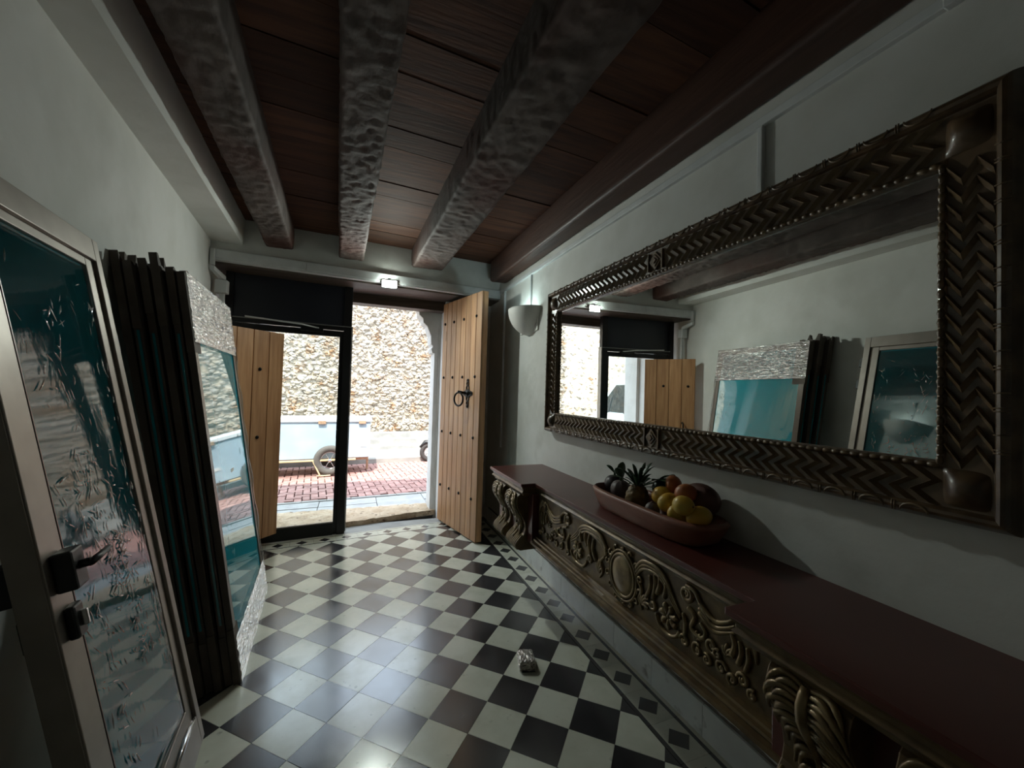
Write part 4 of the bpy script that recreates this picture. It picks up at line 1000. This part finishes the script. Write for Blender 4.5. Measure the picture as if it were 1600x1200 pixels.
sc = thing('wall_sconce', (1.45, 3.45, 2.03), 'white half-bowl plaster sconce on the right wall', 'sconce')
def scb(u, v, k=1.0):
    th = math.pi*(u-.5); q = v**.55          # v 0 bottom .. 1 rim
    rr = math.sin(min(1, q)*math.pi/2)
    return V((1.5-.20*k*rr*math.cos(th), 3.46+.235*k*rr*math.sin(th), 2.03+.245*(1-math.cos(q*math.pi/2))**.9+(1-k)*.06))
g = G(); g.grid(lambda u, v: scb(u, v), 30, 16); o0 = len(g.v); g.grid(lambda u, v: scb(u, v, .95), 30, 16)
g.f += [(15*30+i, 15*30+i+1, o0+15*30+i+1, o0+15*30+i) for i in range(29)]; g.mi += [0]*29
obj('bowl_shade', g, 'sconce', sc, smooth=True)
obj('back_plate', G().box(1.486, 1.5, 3.25, 3.66, 2.06, 2.262), 'sconce', sc, bevel=.004)
obj('bulb', G().ball((1.42, 3.46, 2.18), (.022, .022, .035), 12, 8), emit('sconce_bulb', (.75, .97, 1), 12), sc, smooth=True)
pd = bpy.data.lights.new('sconce_light', 'POINT'); pd.energy = 0.9; pd.shadow_soft_size = .03; pd.color = (.70, .96, 1)
po = link(bpy.data.objects.new('sconce_light', pd)); po.location = (1.42, 3.46, 2.225)

# ================================================================== FOIL PACKET
random.seed(31)
def foil(u, v, d): return (max(abs(d.x), abs(d.y), abs(d.z))**-.75)*(1+.10*noise.noise(d*5)+.05*noise.noise(d*13))
fp = thing('foil_packet', (.93, 2.06, 0), 'crumpled silver foil packet lying on a cream floor tile', 'packet')
obj('wrapper', G().ball((.93, 2.06, .027), (.046, .060, .028), 40, 22, foil, rotm(0, 0, -.25)), 'foil', fp, smooth=False)
obj('base_card', G().obox((.935, 2.055, .003), rotm(0, 0, -.25) @ V((.036, 0, 0)), rotm(0, 0, -.25) @ V((0, .058, 0)), (0, 0, .002)), 'plastic_black', fp)

# ================================================================== STREET THINGS
ca = thing('hand_cart', (-.75, 7.75, 0), 'pale blue sheet-metal cart on a big tyre in the street', 'cart')
def cy_(x): return 7.55+SS*(x+.4)
def cbox(name, x0, x1, z0, z1, f, b, m, par=None, bev=.006):
    p = [(x0, cy_(x0)+f, z0), (x1, cy_(x1)+f, z0), (x1, cy_(x1)+b, z0), (x0, cy_(x0)+b, z0), (x0, cy_(x0)+f, z1), (x1, cy_(x1)+f, z1), (x1, cy_(x1)+b, z1), (x0, cy_(x0)+b, z1)]
    return obj(name, G().hexa(p), m, par or ca, bevel=bev)
cbox('box', -1.75, .28, .28, .90, 0, .75, 'cart_blue')
ldd = cbox('lid', -1.77, .30, .90, .955, -.02, .77, 'cart_lid')
for x in (-.50, .14): cbox('hinge', x-.06, x+.06, .865, .925, -.035, -.002, 'rust', ldd)
cbox('label_plate', .12, .22, .46, .51, -.006, 0, 'paper')
cbox('push_bar', -1.6, .05, .245, .275, -.07, -.035, 'bar_yellow')
cbox('axle_beam', -1.7, .25, .22, .28, .1, .65, 'rust')
for s, yy in ((1, -.05), (2, .70)):
    wc = V((-.36, cy_(-.36)+yy, .255)); g = G(); g.ring(wc, (-SS, 1, 0), .200, .055, 32, 10, sy=.9)
    wh = obj('wheel', g, 'tyre_dusty', ca, smooth=True)
    g = G(); g.ring(wc, (-SS, 1, 0), .145, .012, 28, 6)
    for k in range(6): q = k*math.pi/3; g.tube([wc, wc+V((math.cos(q)*.145, SS*math.cos(q)*.145, math.sin(q)*.145))], .007, 6)
    g.tube([wc-V((0, .05, 0)), wc+V((0, .05, 0))], .03, 12); obj('rim', g, 'chrome', wh, smooth=True)
g = G(); g.tube([(-.62, cy_(-.6)-.06, .26), (-.50, cy_(-.5)-.11, .02)], .012, 6); g.tube([(-.55, cy_(-.5)-.11, .012), (-.34, cy_(-.4)-.10, .012)], .012, 6)
obj('prop_leg', g, 'bar_yellow', ca)
for x in (-1.72, .25): cbox('corner_leg', x-.02, x+.02, 0, .28, .33, .37, 'rust')

mo = thing('motor_scooter', (1.97, 8.62, -.012), 'black motor scooter parked by the rubble wall', 'scooter')
mx, my, mz = 1.50, 8.62, -.012
for i, x in enumerate((mx, mx+.95)):
    g = G(); g.ring((x, my, mz+.195), (0, 1, 0), .15, .045, 28, 10); wh = obj('wheel', g, 'rubber', mo, smooth=True)
    g = G(); g.ring((x, my, mz+.195), (0, 1, 0), .10, .014, 24, 6)
    for k in range(5): q = k*1.2566; g.tube([(x, my, mz+.195), (x+.1*math.cos(q), my, mz+.195+.1*math.sin(q))], .010, 6)
    obj('rim', g, 'chrome', wh, smooth=True)
obj('fork', G().tube([(mx, my-.05, mz+.2), (mx+.10, my-.05, mz+.5), (mx+.16, my, mz+.72)], .018, 8), 'chrome', mo, smooth=True)
obj('mudguard', G().tube([(mx-.19, my, mz+.30), (mx-.08, my, mz+.40), (mx+.08, my, mz+.40), (mx+.19, my, mz+.28)], [.02, .05, .055, .03], 8), 'plastic_black', mo, smooth=True)
obj('handlebar', G().tube([(mx+.10, my-.33, mz+.74), (mx+.15, my-.15, mz+.72), (mx+.16, my, mz+.70), (mx+.15, my+.15, mz+.72), (mx+.10, my+.33, mz+.74)], .016, 8), 'plastic_black', mo, smooth=True)
obj('body', G().prism([(mx+.14, mz+.70), (mx+.10, mz+.45), (mx+.22, mz+.18), (mx+.75, mz+.16), (mx+1.05, mz+.35), (mx+1.15, mz+.52), (mx+.62, mz+.55), (mx+.52, mz+.30), (mx+.28, mz+.28), (mx+.22, mz+.62)], 'y', my-.13, my+.13), 'plastic_black', mo, bevel=.03)
obj('seat', G().box(mx+.58, mx+1.12, my-.12, my+.12, mz+.54, mz+.62), 'rubber', mo, bevel=.03)
obj('headlamp', G().ball((mx+.06, my, mz+.60), (.05, .07, .06), 14, 10), 'chrome', mo, smooth=True)
obj('kick_stand', G().tube([(mx+.3, my-.1, mz+.2), (mx+.12, my-.28, mz+.01)], .012, 6), 'chrome', mo)

va = thing('white_van', (-4.0, 7.7, 0), 'white van parked in the street, seen through glass door in the mirror', 'van')
VX = -2.15
def vp(y, z): return (y, z)
bp_ = [(VX-.05, .28), (VX+.02, .55), (VX-.02, .92), (VX-.38, 1.02), (VX-.95, 1.80), (VX-1.2, 1.88), (VX-4.1, 1.90), (VX-4.15, .30)]
obj('body', G().prism(bp_, 'y', 6.95, 8.55), 'van', va, bevel=.06, seg=3)
def vs_(x, z, y, n=.012): return V((x+n*.75, y, z+n*.6))
g = G(); a, b = (VX-.46, 1.10), (VX-.92, 1.74)
g.hexa([vs_(a[0], a[1], 7.08, .0), vs_(a[0], a[1], 8.42, 0), vs_(b[0], b[1], 8.34, 0), vs_(b[0], b[1], 7.16, 0), vs_(a[0], a[1], 7.08, .03), vs_(a[0], a[1], 8.42, .03), vs_(b[0], b[1], 8.34, .03), vs_(b[0], b[1], 7.16, .03)])
ws = obj('windscreen', g, 'van_glass', va)
for y in (7.35, 7.95): obj('wiper', G().tube([vs_(a[0]+.02, a[1]-.03, y, .05), vs_(lerp(a[0], b[0], .5), lerp(a[1], b[1], .5), y+.22, .05)], .012, 6), 'plastic_black', ws)
for y in (7.15, 8.35): obj('headlamp', G().ball((VX+.01, y, .72), (.05, .13, .09), 14, 10), 'chrome', va, smooth=True)
obj('bumper', G().box(VX-.12, VX+.08, 6.98, 8.52, .26, .46), 'plastic_black', va, bevel=.04)
for y in (6.86, 8.64): obj('wing_mirror', G().box(VX-.75, VX-.63, y-.09, y+.09, 1.12, 1.36), 'plastic_black', va, bevel=.03)
for x in (VX-.65, VX-3.4):
    for y in (6.98, 8.52): obj('wheel', G().ring((x, y, .31), (0, 1, 0), .21, .10, 28, 10), 'rubber', va, smooth=True)
obj('side_window', G().box(VX-2.0, VX-1.15, 6.935, 6.95, 1.15, 1.70), 'van_glass', va)
